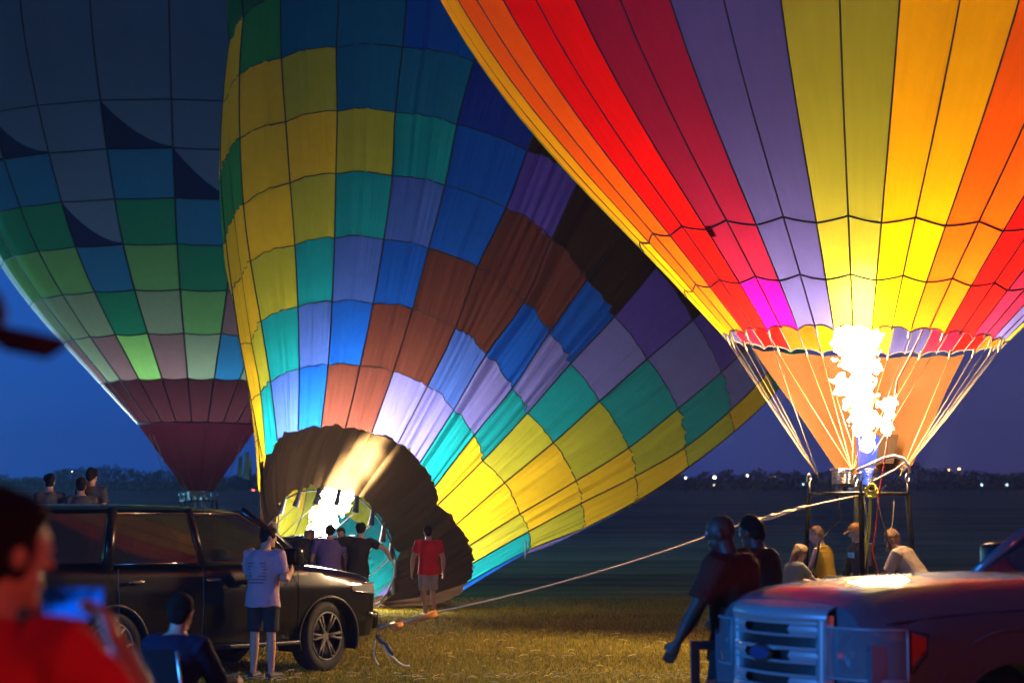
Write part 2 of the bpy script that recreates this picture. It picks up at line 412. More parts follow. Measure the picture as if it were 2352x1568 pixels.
# ---- the upright rainbow balloon, right
Yr = 25.4
mouth = px(1982, 785, Yr)
profR = [(0, 1.74), (.55, 2.26), (1.19, 2.91), (1.86, 3.60), (2.47, 4.21), (3.58, 5.12), (4.36, 5.62), (6.0, 6.5), (8.5, 7.3), (11.5, 7.6), (14.5, 6.8), (17, 4.7), (18.6, 1.6), (18.9, .05)]
ER = Envelope(mouth, profR, math.radians(2.3), 48, -13.8, .010)
TH = thing('rainbow_balloon', 'glowing rainbow striped hot air balloon standing upright at right over its burner', 'balloon', (mouth.x, mouth.y, 0))
RC = [fabric('lime_nylon', (.30, .33, .035), .62, .12, fwd=.10), fabric('yellow_nylon', (.86, .46, .004), .62, .12, fwd=.10), fabric('orange_nylon', (.90, .13, .006), .62, .12, fwd=.10),
      fabric('red_nylon', (.80, .008, .008), .62, .12, fwd=.10), fabric('plum_nylon', (.24, .012, .055), .62, .12, fwd=.10), fabric('violet_nylon', (.065, .068, .30), .62, .12, fwd=.10)]
MAG = fabric('magenta_nylon', (.75, .004, .30), .62, .12, fwd=.10)
RC_IN = [fabric('peach_nylon', (.75, .28, .14), .5, .12), fabric('mauve_nylon', (.45, .14, .16), .5, .12)]
ringsR = [0, .55, 1.14, 4.9, 18.85]
zigR = [.05, .06, .07, .10, 0]
def hR(ring, k):
    """height of a ring at tape k: zigzag, higher at the middle tape of each colour pair"""
    return ringsR[ring] + (zigR[ring]*.5 if k % 2 == 0 else -zigR[ring]*.5)
for k in range(48):
    pair = math.floor((k+1)/2)
    for row in range(4):
        n = [4, 4, 12, 14][row]; m = 5
        a0, a1 = ER.line(k), ER.line(k+1)
        G = np.zeros((n, m, 3))
        for j in range(m):
            u = j/(m-1); th = a0+(a1-a0)*u
            sag = (-.035 if row == 0 else -.02)*4*u*(1-u)
            h0 = hR(row, k)*(1-u)+hR(row, k+1)*u + (-sag*.9 if row == 0 else sag*.6); h1 = hR(row+1, k)*(1-u)+hR(row+1, k+1)*u - .012*4*u*(1-u)
            for i in range(n):
                h = h0+(h1-h0)*i/(n-1)
                G[i, j] = ER.P(th, h, u)
        c = RC[pair % 6]
        if row == 0 and pair == -2 % 24: c = MAG
        if row == 0 and pair == 22: c = MAG
        grid_obj('panel', G, c, TH, (k, row), (k+1, row+1))
for k in range(48):
    mb = MB(); mb.tube([ER.P(ER.line(k), h, 0, .004) for h in np.concatenate([np.linspace(0.0, 5, 14), np.linspace(6, 18.8, 16)])], .011, 5)
    mb.build('load_tape', TAPE, TH, True, True)
for ring in (0, 1, 2, 3):
    pts = []
    for k in range(48):
        for u in np.linspace(0, 1, 4, endpoint=False):
            sag = (.0315 if ring == 0 else -.012)*4*u*(1-u)
            pts.append(ER.P(ER.line(k+u), hR(ring, k)*(1-u)+hR(ring, k+1)*u+sag, u, .004))
    pts.append(pts[0])
    MB().tube(pts, .012 if ring else .010, 5).build('hem' if ring == 0 else 'seam', TAPE, TH, True, True)
# registration patch on a red panel
G = [[ER.P(math.radians(-51+d*1.0), 1.02+.12*t, .3, .004) for d in (0, 1, 2)] for t in (0, .5, 1)]
grid_obj('patch', G, fabric('dark_patch_cloth', (.10, .01, .01), .3, 0), TH)
# burner frame corners and cables
FRM = [px(1882, 1128, Yr), px(1958, 1108, Yr+.62), px(2066, 1124, Yr+.05), px(2000, 1132, Yr-.55)]
CABM = mat('steel_cable', (.32, .25, .14), .35, .3)
def mouthpt(deg): return Vector(ER.P(math.radians(deg), -.02, 0, 0))
for corner, degs in ((0, (-96, -82, -69, -55, -114, -128)), (3, (-26, -11, 8, 27)), (2, (96, 82, 66, 52, 112, 127)), (1, (-148, -163, 176, 160, 145, -172))):
    for d in degs:
        kk = round((d+13.8)/7.5)*7.5-13.8
        p = mouthpt(kk); q = FRM[corner] + Vector((0, 0, .16))
        if corner == 3: q = FRM[1] + Vector((.06, -.3, .12))
        mb = MB(); mb.tube([p, p*.5+q*.5+Vector((0, 0, -.015)), q], .0038, 5); mb.tube([p+Vector((0, 0, .06)), p*.96+q*.04], .009, 6)
        mb.build('suspension_cable', CABM, TH, True, True)
# scoop: the tan cloth from the far rim down to the frame
SC = fabric('tan_scoop_cloth', (.058, .027, .011), .45, .5, 10, 5, .03)
def scoop():
    n, m = 16, 15
    top = [np.array(ER.P(math.radians(d), -.03 - .03*(i % 2), 0, -.02)) for i, d in enumerate(np.linspace(-132, -240, m))]
    bl, br = np.array(px(1932, 1092, Yr+.72)), np.array(px(2094, 1072, Yr+.75))
    G = np.zeros((n, m, 3))
    for j in range(m):
        w = j/(m-1); bot = bl*(1-w)+br*w + np.array([0, .25*math.sin(math.pi*w), 0])
        for i in range(n):
            t = i/(n-1); p = top[j]*(1-t)+bot*t
            p = p + np.array([0, .30*math.sin(math.pi*t)*math.sin(math.pi*w)*1.2, 0]) + np.array([.05*math.sin(7*t+3*w)*math.sin(math.pi*w), .04*math.sin(9*t+5*w), 0])
            G[i, j] = p
    sp = grid_obj('scoop', G, SC, TH)
    a, b = px(2006, 998, Yr+.88), px(2064, 998, Yr+.90); c, d = px(2052, 1064, Yr+.70), px(1994, 1064, Yr+.68)
    grid_obj('window_patch', [[d, c], [a, b]], fabric('smoky_window_cloth', (.014, .009, .006), .3, .1), TH)
scoop()

# ---- flames
FLM = emit('flame_white', (1., .66, .34), FLAME_L*1.7)
FLB = emit('flame_blue', (.06, .20, 1.), 1.3, .5)
OUTF, ft, fo = nodes('thin_orange_fire'); fe = ft.nodes.new('ShaderNodeEmission'); fe.inputs[0].default_value = (1, .42, .09, 1); fe.inputs[1].default_value = 5
ftr = ft.nodes.new('ShaderNodeBsdfTransparent'); fmx = ft.nodes.new('ShaderNodeMixShader'); fg = ft.nodes.new('ShaderNodeNewGeometry'); fn = ft.nodes.new('ShaderNodeTexNoise'); fn.inputs['Scale'].default_value = 9
fr2 = ft.nodes.new('ShaderNodeMapRange'); fr2.inputs[1].default_value = .35; fr2.inputs[2].default_value = .65; fr2.inputs[3].default_value = .05; fr2.inputs[4].default_value = .7
ft.links.new(fg.outputs['Position'], fn.inputs['Vector']); ft.links.new(fn.outputs[0], fr2.inputs[0]); ft.links.new(fr2.outputs[0], fmx.inputs[0]); ft.links.new(ftr.outputs[0], fmx.inputs[1]); ft.links.new(fe.outputs[0], fmx.inputs[2]); ft.links.new(fmx.outputs[0], fo.inputs[0])
def flame(name, label, path, widths, Ys, loc, matl, lumps, blue, seed, tongues=()):
    rg = random.Random(seed); t = thing(name, label, 'flame', loc)
    mb = MB(); N = 46
    pts = [px(a, b, y) for (a, b), y in zip(path, Ys)]; P = np.array(pts); Wd = np.array(widths)
    for i in range(N*3):                                            # licks and curls of fire round the axis of the jet
        f = min(i/(N*3-1)*(len(P)-1), len(P)-1.001); c = Vector(catmull(P, f)); w = float(catmull(Wd, f)); up_ = Vector(catmull(P, min(f+.15, len(P)-1.0001)))-c
        up_ = up_.normalized() if up_.length > 1e-6 else Vector((0, 0, 1))
        o = Vector((rg.gauss(0, 1), rg.gauss(0, .8), rg.gauss(0, .3)))*w*.42; q = c+o; r = w*rg.uniform(.25, .48)
        d1 = (up_+Vector((rg.gauss(0, .35), rg.gauss(0, .35), 0))).normalized(); d2 = (up_+Vector((rg.gauss(0, .7), rg.gauss(0, .7), .2))).normalized(); ln = w*rg.uniform(.5, 1.1)
        mb.tube([q-d1*ln*.4, q, q+d1*ln*.6, q+d1*ln*.6+d2*ln*.5], [r*.5, r, r*.7, r*.16], 8)
    for _ in range(lumps*3):                                        # small torn-off puffs along both edges
        f = rg.uniform(.2, .98)*(len(P)-1); c = Vector(catmull(P, f)); w = float(catmull(Wd, f)); a = rg.choice([0, math.pi]) + rg.gauss(0, .5)
        o = Vector((math.cos(a)*w*rg.uniform(.8, 1.3), rg.gauss(0, .4)*w, math.sin(a)*w*.6)); q = c+o; r = w*rg.uniform(.06, .15)
        mb.tube([q, q+Vector((math.cos(a)*r, 0, r*.8)), q+Vector((math.cos(a)*r*2.4, 0, r*rg.uniform(.5, 2.6)))], [r, r*.8, r*.2], 7)
    for (a, b, y, r) in tongues:
        for _ in range(5):
            q = Vector(px(a, b, y))+Vector((rg.gauss(0, r*.6), rg.gauss(0, r*.5), rg.gauss(0, r*.6))); d = Vector((rg.gauss(0, .6), 0, 1))
            mb.tube([q, q+d*r*.5, q+d*r*.9+Vector((rg.gauss(0, r*.4), 0, r*.3))], [r*.45, r*.38, r*.08], 7)
    def ragged(mbx, vox, a, nm, mt):
        me = remesh(mbx, vox, nm, 1)
        for v in me.vertices:
            c = v.co; st = Vector((c.x*6, c.y*6, c.z*3))
            n = mnoise.noise_vector(st)*.06*a + mnoise.noise_vector(Vector((c.x*17, c.y*17, c.z*9)))*.035*a + mnoise.noise_vector(c*38)*.014*a
            v.co += n
        me.materials.append(mt); return link(nm, me, t, True)
    ragged(mb, .020, 1.0, 'fire', matl)
    ob = MB()
    for i in range(70):                                             # thinner orange fire licking round the core
        f = rg.uniform(.12, 1.04)*(len(P)-1); f = min(f, len(P)-1.001); c = Vector(catmull(P, f)); w = float(catmull(Wd, f)); a = rg.uniform(0, 2*math.pi)
        c = c+Vector((math.cos(a)*w*.95, math.sin(a)*w*.8, 0)); r = w*rg.uniform(.10, .30)
        ob.tube([c, c+Vector((math.cos(a)*r*.5, 0, r*1.2)), c+Vector((math.cos(a)*r*1.2, 0, r*rg.uniform(1.6, 2.8)))], [r*.7, r*.55, r*.12], 7)
    tag(ragged(ob, .022, .9, 'outer_fire', OUTF), kind='stuff')
    if blue:
        bp = [px(a, b, y) for a, b, y in blue[0]]
        mb = MB(); mb.tube(bp, blue[1], 12); mb.build('blue_base', FLB, t, True, True)
    return t
flame('burner_flame', 'tall white hot burner flame under the rainbow balloon', [(1991, 1035), (1988, 1000), (1985, 950), (1972, 890), (1972, 830), (1978, 770), (1980, 690), (1984, 600)],
      [.05, .12, .18, .18, .22, .23, .24, .12], [Yr]*8, (px(1988, 1090, Yr).x, Yr, 0), FLM, 34,
      ([(1984, 1112, Yr-.05), (1990, 1075, Yr-.05), (1992, 1040, Yr-.05), (1994, 1000, Yr-.05)], [.06, .10, .13, .15]), 3,
      ((1932, 878, Yr, .07), (1940, 905, Yr, .09), (1948, 925, Yr, .06), (2043, 930, Yr, .08), (2055, 928, Yr, .04), (2038, 960, Yr, .08), (2030, 985, Yr, .09), (2022, 850, Yr, .05), (1960, 960, Yr, .05)))
# ---- the half raised patchwork balloon, middle: panel corners per load line, rows from the skirt upwards
CL = [  # load lines from the left outline round to the lower right outline
 [(604,1052),(578,920),(553,790),(534,665),(519,545),(508,400),(511,265),(527,115),(556,0)],
 [(616,1095),(600,905),(580,790),(558,640),(540,500),(529,352),(530,215),(545,75),(566,-50)],
 [(638,1013),(622,877),(600,738),(576,600),(560,470),(552,318),(551,172),(560,38),(575,-95)],
 [(686,989),(688,848),(685,706),(678,564),(667,421),(657,281),(647,135),(645,-12),(650,-160)],
 [(738,983),(754,839),(763,694),(769,547),(772,400),(775,256),(773,110),(781,-36),(784,-185)],
 [(794,983),(827,841),(857,698),(882,551),(901,405),(908,259),(925,110),(938,-40),(950,-190)],
 [(854,994),(903,854),(947,710),(984,571),(1022,427),(1050,288),(1088,142),(1120,0),(1148,-140)],
 [(914,1018),(982,887),(1046,754),(1097,614),(1162,479),(1211,347),(1258,215),(1300,80),(1335,-55)],
 [(965,1062),(1042,941),(1117,814),(1204,692),(1268,548),(1330,412),(1392,280),(1445,150),(1490,30)],
 [(998,1117),(1088,1000),(1176,892),(1261,765),(1347,645),(1430,530),(1505,410),(1570,300),(1620,190)],
 [(1005,1159),(1108,1058),(1211,948),(1310,835),(1411,727),(1505,615),(1590,510),(1665,410),(1720,310)],
 [(1048,1203),(1158,1108),(1270,1016),(1376,921),(1485,825),(1590,735),(1680,650),(1750,560),(1800,460)],
 [(1077,1252),(1193,1180),(1322,1104),(1443,1028),(1556,938),(1655,855),(1740,770),(1800,680),(1850,580)],
 [(1085,1292),(1212,1220),(1332,1156),(1456,1094),(1570,1028),(1673,945),(1762,855),(1835,750),(1885,640)],
 [(1074,1336),(1211,1263),(1337,1213),(1457,1152),(1572,1078),(1677,997),(1772,908),(1850,800),(1905,690)]]
PHI = [math.radians(a) for a in (-90, -79, -67, -54, -41, -28, -15, -3, 9, 21, 33, 47, 61, 76, 90)]
CL = np.array(CL, float)                     # 15 x 9 x 2
RAD = [2.1, 2.9, 3.7, 4.5, 5.2, 5.8, 6.2, 6.4, 6.3]; DAX = [40+.75*i for i in range(9)]
def c_point(j, i):
    return np.array(px(CL[j, i, 0], CL[j, i, 1], DAX[i]-.82*RAD[i]*math.cos(PHI[j])))
NEAR = np.array([[c_point(j, i) for i in range(9)] for j in range(15)])
# far half: every ring mirrored through the plane of its two outline points
FAR = np.zeros_like(NEAR)
for i in range(9):
    a, b = NEAR[0, i], NEAR[14, i]; c = (a+b)/2; e = unit(b-a)
    for j in range(15):
        v = NEAR[j, i]-c; along = e*np.dot(v, e); p = c+along-(v-along)
        p[2] = max(p[2], .04 + .02*((i+j) % 2)); FAR[j, i] = p
CROWN = NEAR[:, 8].mean(0)*.5+FAR[:, 8].mean(0)*.5 + unit((NEAR[:, 8].mean(0)+FAR[:, 8].mean(0))/2-(NEAR[:, 4].mean(0)+FAR[:, 4].mean(0))/2)*4.2
RING = np.concatenate([NEAR, FAR[13:0:-1]], 0)        # 28 load lines, closed
def extend(line):
    e9 = line[8]*.62+CROWN*.38 + (line[8]-line[7])*.45; return np.concatenate([line, [e9], [CROWN]], 0)
RING = np.array([extend(l) for l in RING])
cF = dict(
 Y=('canary_nylon', (.80, .53, .018)), O=('olive_lime_nylon', (.46, .46, .035)), G=('leaf_green_nylon', (.035, .30, .085)), T=('teal_nylon', (.008, .30, .34)),
 B=('royal_blue_nylon', (.008, .09, .50)), L=('periwinkle_nylon', (.055, .13, .50)), V=('lavender_nylon', (.17, .17, .50)), N=('navy_nylon', (.012, .035, .32)),
 P=('deep_purple_nylon', (.10, .065, .40)), R=('rust_brown_nylon', (.11, .034, .024)), D=('dark_brown_nylon', (.035, .018, .009)), A=('aqua_nylon', (.010, .15, .32)))
cM = {k: fabric(v[0], v[1], .62, .55, 24, 1.2, .045, .07) for k, v in cF.items()}
TH = thing('patchwork_balloon', 'half raised patchwork balloon of coloured squares, leaning right and lit from its mouth', 'balloon', (NEAR[5, 0][0], NEAR[5, 0][1], 0))
PAT = ['YYYYGYYG', 'TOYYGYYG', 'LTOYYYGG', 'BLTOYOAA', 'RBLTOAAN', 'RRBLTABN', 'VRRBBNNN', 'VLRRPDNN', 'TVBRDDNN', 'YTVBDDNN', 'YOTVPDNN', 'YYOTVPNN', 'OYYOTVPN', 'TOYYOYTV']
PATB = ['BVLYYOTV', 'VVLYYOTV', 'VVVTTOTV', 'VVTTTYTV', 'VTTTTYTV', 'TTTTTYTV', 'TTTTOYTV', 'TTOOYYTV', 'OOOYYYTV', 'OYYYYYTV', 'YYYYOYTV', 'YYYYGYTV', 'YYYGGYTV', 'YYYYGYYG']
heavy = {7: .10, 8: .12, 9: .11, 6: .035, 5: .05, 3: .03, 12: .06, 13: .05, 1: .05, 0: .03, 10: .02}
def fold_fn(gore, amp):
    rg = random.Random(gore*17+3); ks = [(rg.uniform(.08, .92), rg.uniform(.025, .07), rg.uniform(.4, 1)*rg.choice([1, 1, -1]), rg.uniform(-.05, .05)) for _ in range(7)]
    def f(u, v):
        s = 0
        for c, w, a, dr in ks: s += a*math.exp(-((u-c-dr*v*.5)/w)**2)
        return amp*s*min(1, u*8)*min(1, (1-u)*8)
    return f
NL = len(RING)
mid = RING[:, :9].mean(0)
def c_grid(g, r0, r1, n, m):
    A_, B_ = RING[g], RING[(g+1) % NL]; amp = heavy.get(g, .03 if g < 14 else .05); ff = fold_fn(g, amp)
    G = np.zeros((n, m, 3))
    for i in range(n):
        v = r0+(r1-r0)*i/(n-1); a, b = catmull(A_, v), catmull(B_, v)
        c = catmull(np.concatenate([mid, [mid[8]*.6+CROWN*.4], [CROWN]], 0), v); out = unit((a+b)/2-c + 1e-6); wd = np.linalg.norm(b-a)
        for j in range(m):
            u = j/(m-1); p = a*(1-u)+b*u + out*(wd*.055*4*u*(1-u)+ff(u, v)*min(1, wd/.8))
            p[2] = max(p[2], .03); G[i, j] = p
    return G
for g in range(NL):
    pat = PAT[g] if g < 14 else PATB[g-14]
    for r in range(8):
        big = g < 14
        grid_obj('panel', c_grid(g, r, r+1, 7 if big else 5, 25 if big else 9), cM[pat[r]], TH, (g, r), (g+1, r+1))
    grid_obj('crown_panel', c_grid(g, 8, 9.98, 8, 6), cM['N'], TH, (g, 8), (g+1, 10))
for g in range(NL):
    pts = []
    for v in np.linspace(0, 9.8, 50):
        p = catmull(RING[g], v); c = mid[min(8, int(v))]; pts.append(p+unit(p-c)*.012)
    MB().tube(pts, .016, 5).build('load_tape', TAPE, TH, True, True)
for r in range(1, 9):
    pts = []
    for g in range(NL):
        G = c_grid(g, r, r+.01, 2, 9); pts += [p+unit(p-mid[r])*.008 for p in G[0][:-1]]
    pts.append(pts[0]); MB().tube(pts, .011, 5).build('seam', TAPE, TH, True, True)
# skirt: dark fireproof cloth from the lowest row to the mouth rim
SKR = [(634,1290),(636,1232),(641,1182),(655,1146),(690,1129),(735,1124),(780,1127),(822,1142),(857,1172),(882,1210),(900,1250),(911,1290),(905,1328),(890,1360),(874,1382)]
rimN = np.array([np.array(px(x, y, 38.7-.75*math.cos(PHI[j]))) for j, (x, y) in enumerate(SKR)])
rimF = []
for j in range(15):
    a, b = rimN[0], rimN[14]; w = np.dot(rimN[j]-a, b-a)/np.dot(b-a, b-a); w = min(max(w, 0), 1)
    p = a+(b-a)*w + np.array([-.15*math.sin(math.pi*w), 1.3*math.sin(math.pi*w), -.9*math.sin(math.pi*w)]); p[2] = max(p[2], .05); rimF.append(p)
RIM = np.concatenate([rimN, np.array(rimF)[13:0:-1]], 0)
RIM[14][2] = max(RIM[14][2], .03)
SKM = fabric('charred_brown_skirt_cloth', (.010, .006, .0037), .22, .6, 14, 2, .05, .045, (.55, .33, .13))
SKI = fabric('tan_inner_skirt_cloth', (.06, .034, .018), .3, .6, 14, 2, .05)
for g in range(NL):
    a0, b0 = RING[g][0], RING[(g+1) % NL][0]; a1, b1 = RIM[g], RIM[(g+1) % NL]; n, m = 9, 9; G = np.zeros((n, m, 3)); ff = fold_fn(g+50, .05)
    for i in range(n):
        t = i/(n-1); a = a0*(1-t)+a1*t; b = b0*(1-t)+b1*t; c = (mid[0]*(1-t)+RIM.mean(0)*t); out = unit((a+b)/2-c)
        for j in range(m):
            u = j/(m-1); ou = unit(a-c)*(1-u)+unit(b-c)*u; p = a*(1-u)+b*u+out*(.06*4*u*(1-u)+ff(u, t))+ou*(.10*math.sin(math.pi*t)); p[2] = max(p[2], .02); G[i, j] = p
    grid_obj('skirt_panel', G, SKM if g < 14 else SKI, TH, (g, 0), (g+1, 1))
MB().tube([p+np.array([0, -.02, 0]) for p in RIM]+[RIM[0]], .02, 6).build('mouth_rim_rope', TAPE, TH, True, True)
for j in range(3, 13):
    p = Vector(rimN[j])+Vector((0, -.06, -.02)); q = p+Vector((-.05+.012*(j-7), 0, -.26)); s = Vector((math.cos(j), 0, .2))
    mb = MB(); mb.tube([p+Vector((0, 0, .05)), q*.5+p*.5, q], [.035, .05, .065], 8, flat=.5); mb.build('rim_clip', BLACK, TH, False, True)
    mb = MB(); mb.tube([q, q+Vector((-1.2, 1.0, -1.1+.02*j))], .008, 5); mb.build('rim_line', TAPE, TH, False, True)

def at(x, y, Y): return px(x, y, Y)
flame('inflation_flame', 'white flame blowing slantwise into the mouth of the half raised patchwork balloon', [(709, 1282), (722, 1250), (742, 1205), (765, 1160), (790, 1110), (825, 1060), (862, 995)],
      [.05, .13, .20, .27, .30, .27, .16], [37.2, 37.5, 38.2, 39.0, 39.5, 39.8, 40.0], (px(709, 1282, 37).x, 37, 0), emit('flame_cool_white', (1., .87, .75), FLAME_L*.75), 22,
      ([(704, 1292, 36.9), (712, 1268, 37.1), (726, 1240, 37.4), (742, 1215, 37.7)], [.08, .14, .20, .24]), 11)

# ---- the dark balloon far left
Yl = 62.
K = Yl/54.
lm = px(456, 975, Yl)
def hl(y): return (1182-y)/FPX*Yl*1.0
prof0 = [(975, 136), (888, 216), (735, 356), (600, 456)]
profL = [((975-y)/FPX*Yl, r/FPX*Yl) for y, r in prof0]
profL += [(profL[0][0]+d*K, r*K) for d, r in ((6.8, 6.45), (9.2, 7.3), (11.6, 7.7), (15, 7.0), (18, 4.6), (19.6, 1.5), (20, .05))]
EL = Envelope(lm, profL, 0, 24, 2.5, .022)
def h_for(y, th=2.5):
    lo, hi = -1, 18
    for _ in range(40):
        h = (lo+hi)/2; p = EL.P(math.radians(th), h); yy = 784-FPX*((math.cos(PITCH)*(p[2]-CAM_H)-math.sin(PITCH)*p[1])/(math.cos(PITCH)*p[1]+math.sin(PITCH)*(p[2]-CAM_H)))
        if yy > y: lo = h
        else: hi = h
    return lo
ringsL = [0, h_for(868), h_for(765), h_for(665), h_for(560), h_for(455), h_for(340), h_for(228), h_for(60)]
TH = thing('dark_balloon', 'dim blue and green chequered hot air balloon standing far left with a dark red skirt', 'balloon', (lm.x, lm.y, 0))
lc = dict(m=('dusky_mauve_nylon', (.20, .115, .115)), o=('sage_nylon', (.20, .27, .16)), l=('spring_green_nylon', (.13, .33, .10)), g=('forest_green_nylon', (.015, .20, .10)),
          b=('steel_blue_nylon', (.02, .15, .30)), n=('midnight_nylon', (.008, .018, .07)), s=('slate_nylon', (.10, .16, .26)), k=('dark_maroon_nylon', (.030, .008, .010)), c=('bright_lime_nylon', (.22, .50, .12)), w=('rim_light_nylon', (.62, .68, .72)))  # w: pale tone that paints rim light into the left edge gores
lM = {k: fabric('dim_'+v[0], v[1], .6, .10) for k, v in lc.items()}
SEQ = {0: 'kolgbns', 1: 'k', }
gseq = {-1: 'kmolgbn', -2: 'kcgb*ss', 0: 'kolgb*s', 1: 'kbmolgb', 2: 'kobmolg', -3: 'kmolgbn', -4: 'kmolgb*', -5: 'komlg*s', -6: 'kmolgbs'}
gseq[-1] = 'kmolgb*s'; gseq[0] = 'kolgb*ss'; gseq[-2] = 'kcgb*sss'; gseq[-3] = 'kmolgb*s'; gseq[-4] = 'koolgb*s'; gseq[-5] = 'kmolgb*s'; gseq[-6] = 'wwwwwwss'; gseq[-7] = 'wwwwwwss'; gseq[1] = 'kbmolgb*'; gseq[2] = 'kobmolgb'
def l_panel(k, r, lo=None, hi=None, m=None, ur=(0, 1)):
    n, mm = 7, 7; a0, a1 = EL.line(k), EL.line(k+1); G = np.zeros((n, mm, 3))
    for j in range(mm):
        u = ur[0]+(ur[1]-ur[0])*j/(mm-1); sag = -.05*4*u*(1-u)*(1 if r > 0 else 0)
        h0, h1 = ringsL[r]+sag, ringsL[r+1]-.05*4*u*(1-u)
        cut = h1-(h1-h0)*(1-(1-u)**1.6)*.96
        b0, b1 = (h0, h1) if lo is None else ((h0, cut) if lo else (cut, h1))
        for i in range(n): G[i, j] = EL.P(a0+(a1-a0)*u, b0+(b1-b0)*i/(n-1), u)
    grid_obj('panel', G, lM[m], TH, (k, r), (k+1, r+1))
for k in range(-12, 12):
    sq = gseq.get(k, 'kmolgbns')
    for r in range(8):
        ch = sq[r] if r < len(sq) else 's'
        if k == -5 and r < 5: l_panel(k, r, None, None, 'w', (0, .42)); l_panel(k, r, None, None, ch, (.42, 1))  # outer strip of this gore coloured pale as painted rim light
        elif ch == '*': l_panel(k, r, True, None, 'n'); l_panel(k, r, False, None, 's')
        else: l_panel(k, r, None, None, ch)
    a0, a1 = EL.line(k), EL.line(k+1)
    G = [[EL.P(a0+(a1-a0)*u, h-(.05*4*u*(1-u) if h == ringsL[8] else 0), u) for u in np.linspace(0, 1, 7)] for h in np.linspace(ringsL[8], 20*K-.02, 12)]
    grid_obj('crown_panel', G, lM['s'], TH, (k, 8), (k+1, 12))
    MB().tube([EL.P(a0, h, 0, .006) for h in np.linspace(0, 20*K-.1, 40)], .026, 5).build('load_tape', TAPE, TH, True, True)
for r in (1, 2, 3, 4, 5, 6, 7):
    pts = []
    for k in range(24):
        for u in np.linspace(0, 1, 5, endpoint=False): pts.append(EL.P(EL.line(k+u), ringsL[r]-.05*4*u*(1-u), u, .006))
    MB().tube(pts+[pts[0]], .018, 5).build('seam', TAPE, TH, True, True)
# skirt cone of the left balloon, open on the right side
SKL = fabric('maroon_scoop_cloth', (.022, .003, .006), .4, .4, 8, 4, .05); SKG = fabric('grey_scoop_window_cloth', (.20, .20, .24), .5, .2)
apx = px(458, 1128, Yl)
def skirt_pt(d, t):
    top = Vector(EL.P(math.radians(d), 0)); bot = Vector((apx.x+.42*math.sin(math.radians(d)), apx.y-.42*math.cos(math.radians(d)), apx.z))
    return top*(1-t)+bot*t
for d0 in range(-180, 180, 30):
    G = [[skirt_pt(d, t) + Vector((0, 0, -.04*math.sin(math.pi*(d-d0)/30)*(1-t))) for d in np.linspace(d0, d0+30, 5)] for t in np.linspace(0, 1, 9)]
    grid_obj('scoop_panel', G, SKL, TH, (d0/30, 0), (d0/30+1, 1))
MB().tube([EL.P(math.radians(d), 0, 0, .01) for d in range(0, 361, 10)], .03, 6).build('mouth_rim_rope', TAPE, TH, True, True)
for d in range(-165, 180, 30):
    MB().tube([skirt_pt(d, 0), skirt_pt(d, 1)], .008, 5).build('suspension_cable', TAPE, TH, True, True)
for i, (a, b) in enumerate((((352, 1000), (396, 1105)), ((344, 1000), (380, 1095)), ((560, 1000), (520, 1110)))):
    MB().tube([px(a[0], a[1], Yl-1), px(b[0], b[1], Yl-1)], .012, 5).build('loose_line', ROPE, TH, True, True)
for (x0, y0, w0, h0) in ((546, 1050, 10, 46), (560, 1040, 12, 62), (571, 1052, 7, 42)):
    q = [px(x0, y0, Yl+.4), px(x0+w0, y0-5, Yl+.4), px(x0+w0+1, y0+h0, Yl+.4), px(x0-2, y0+h0-4, Yl+.4)]
    grid_obj('cloth_flap', [[q[3], q[2]], [q[0]+Vector((0, .2, 0)), q[1]]], fabric('cream_flap_cloth', (.6, .58, .40), .5, .3), TH)
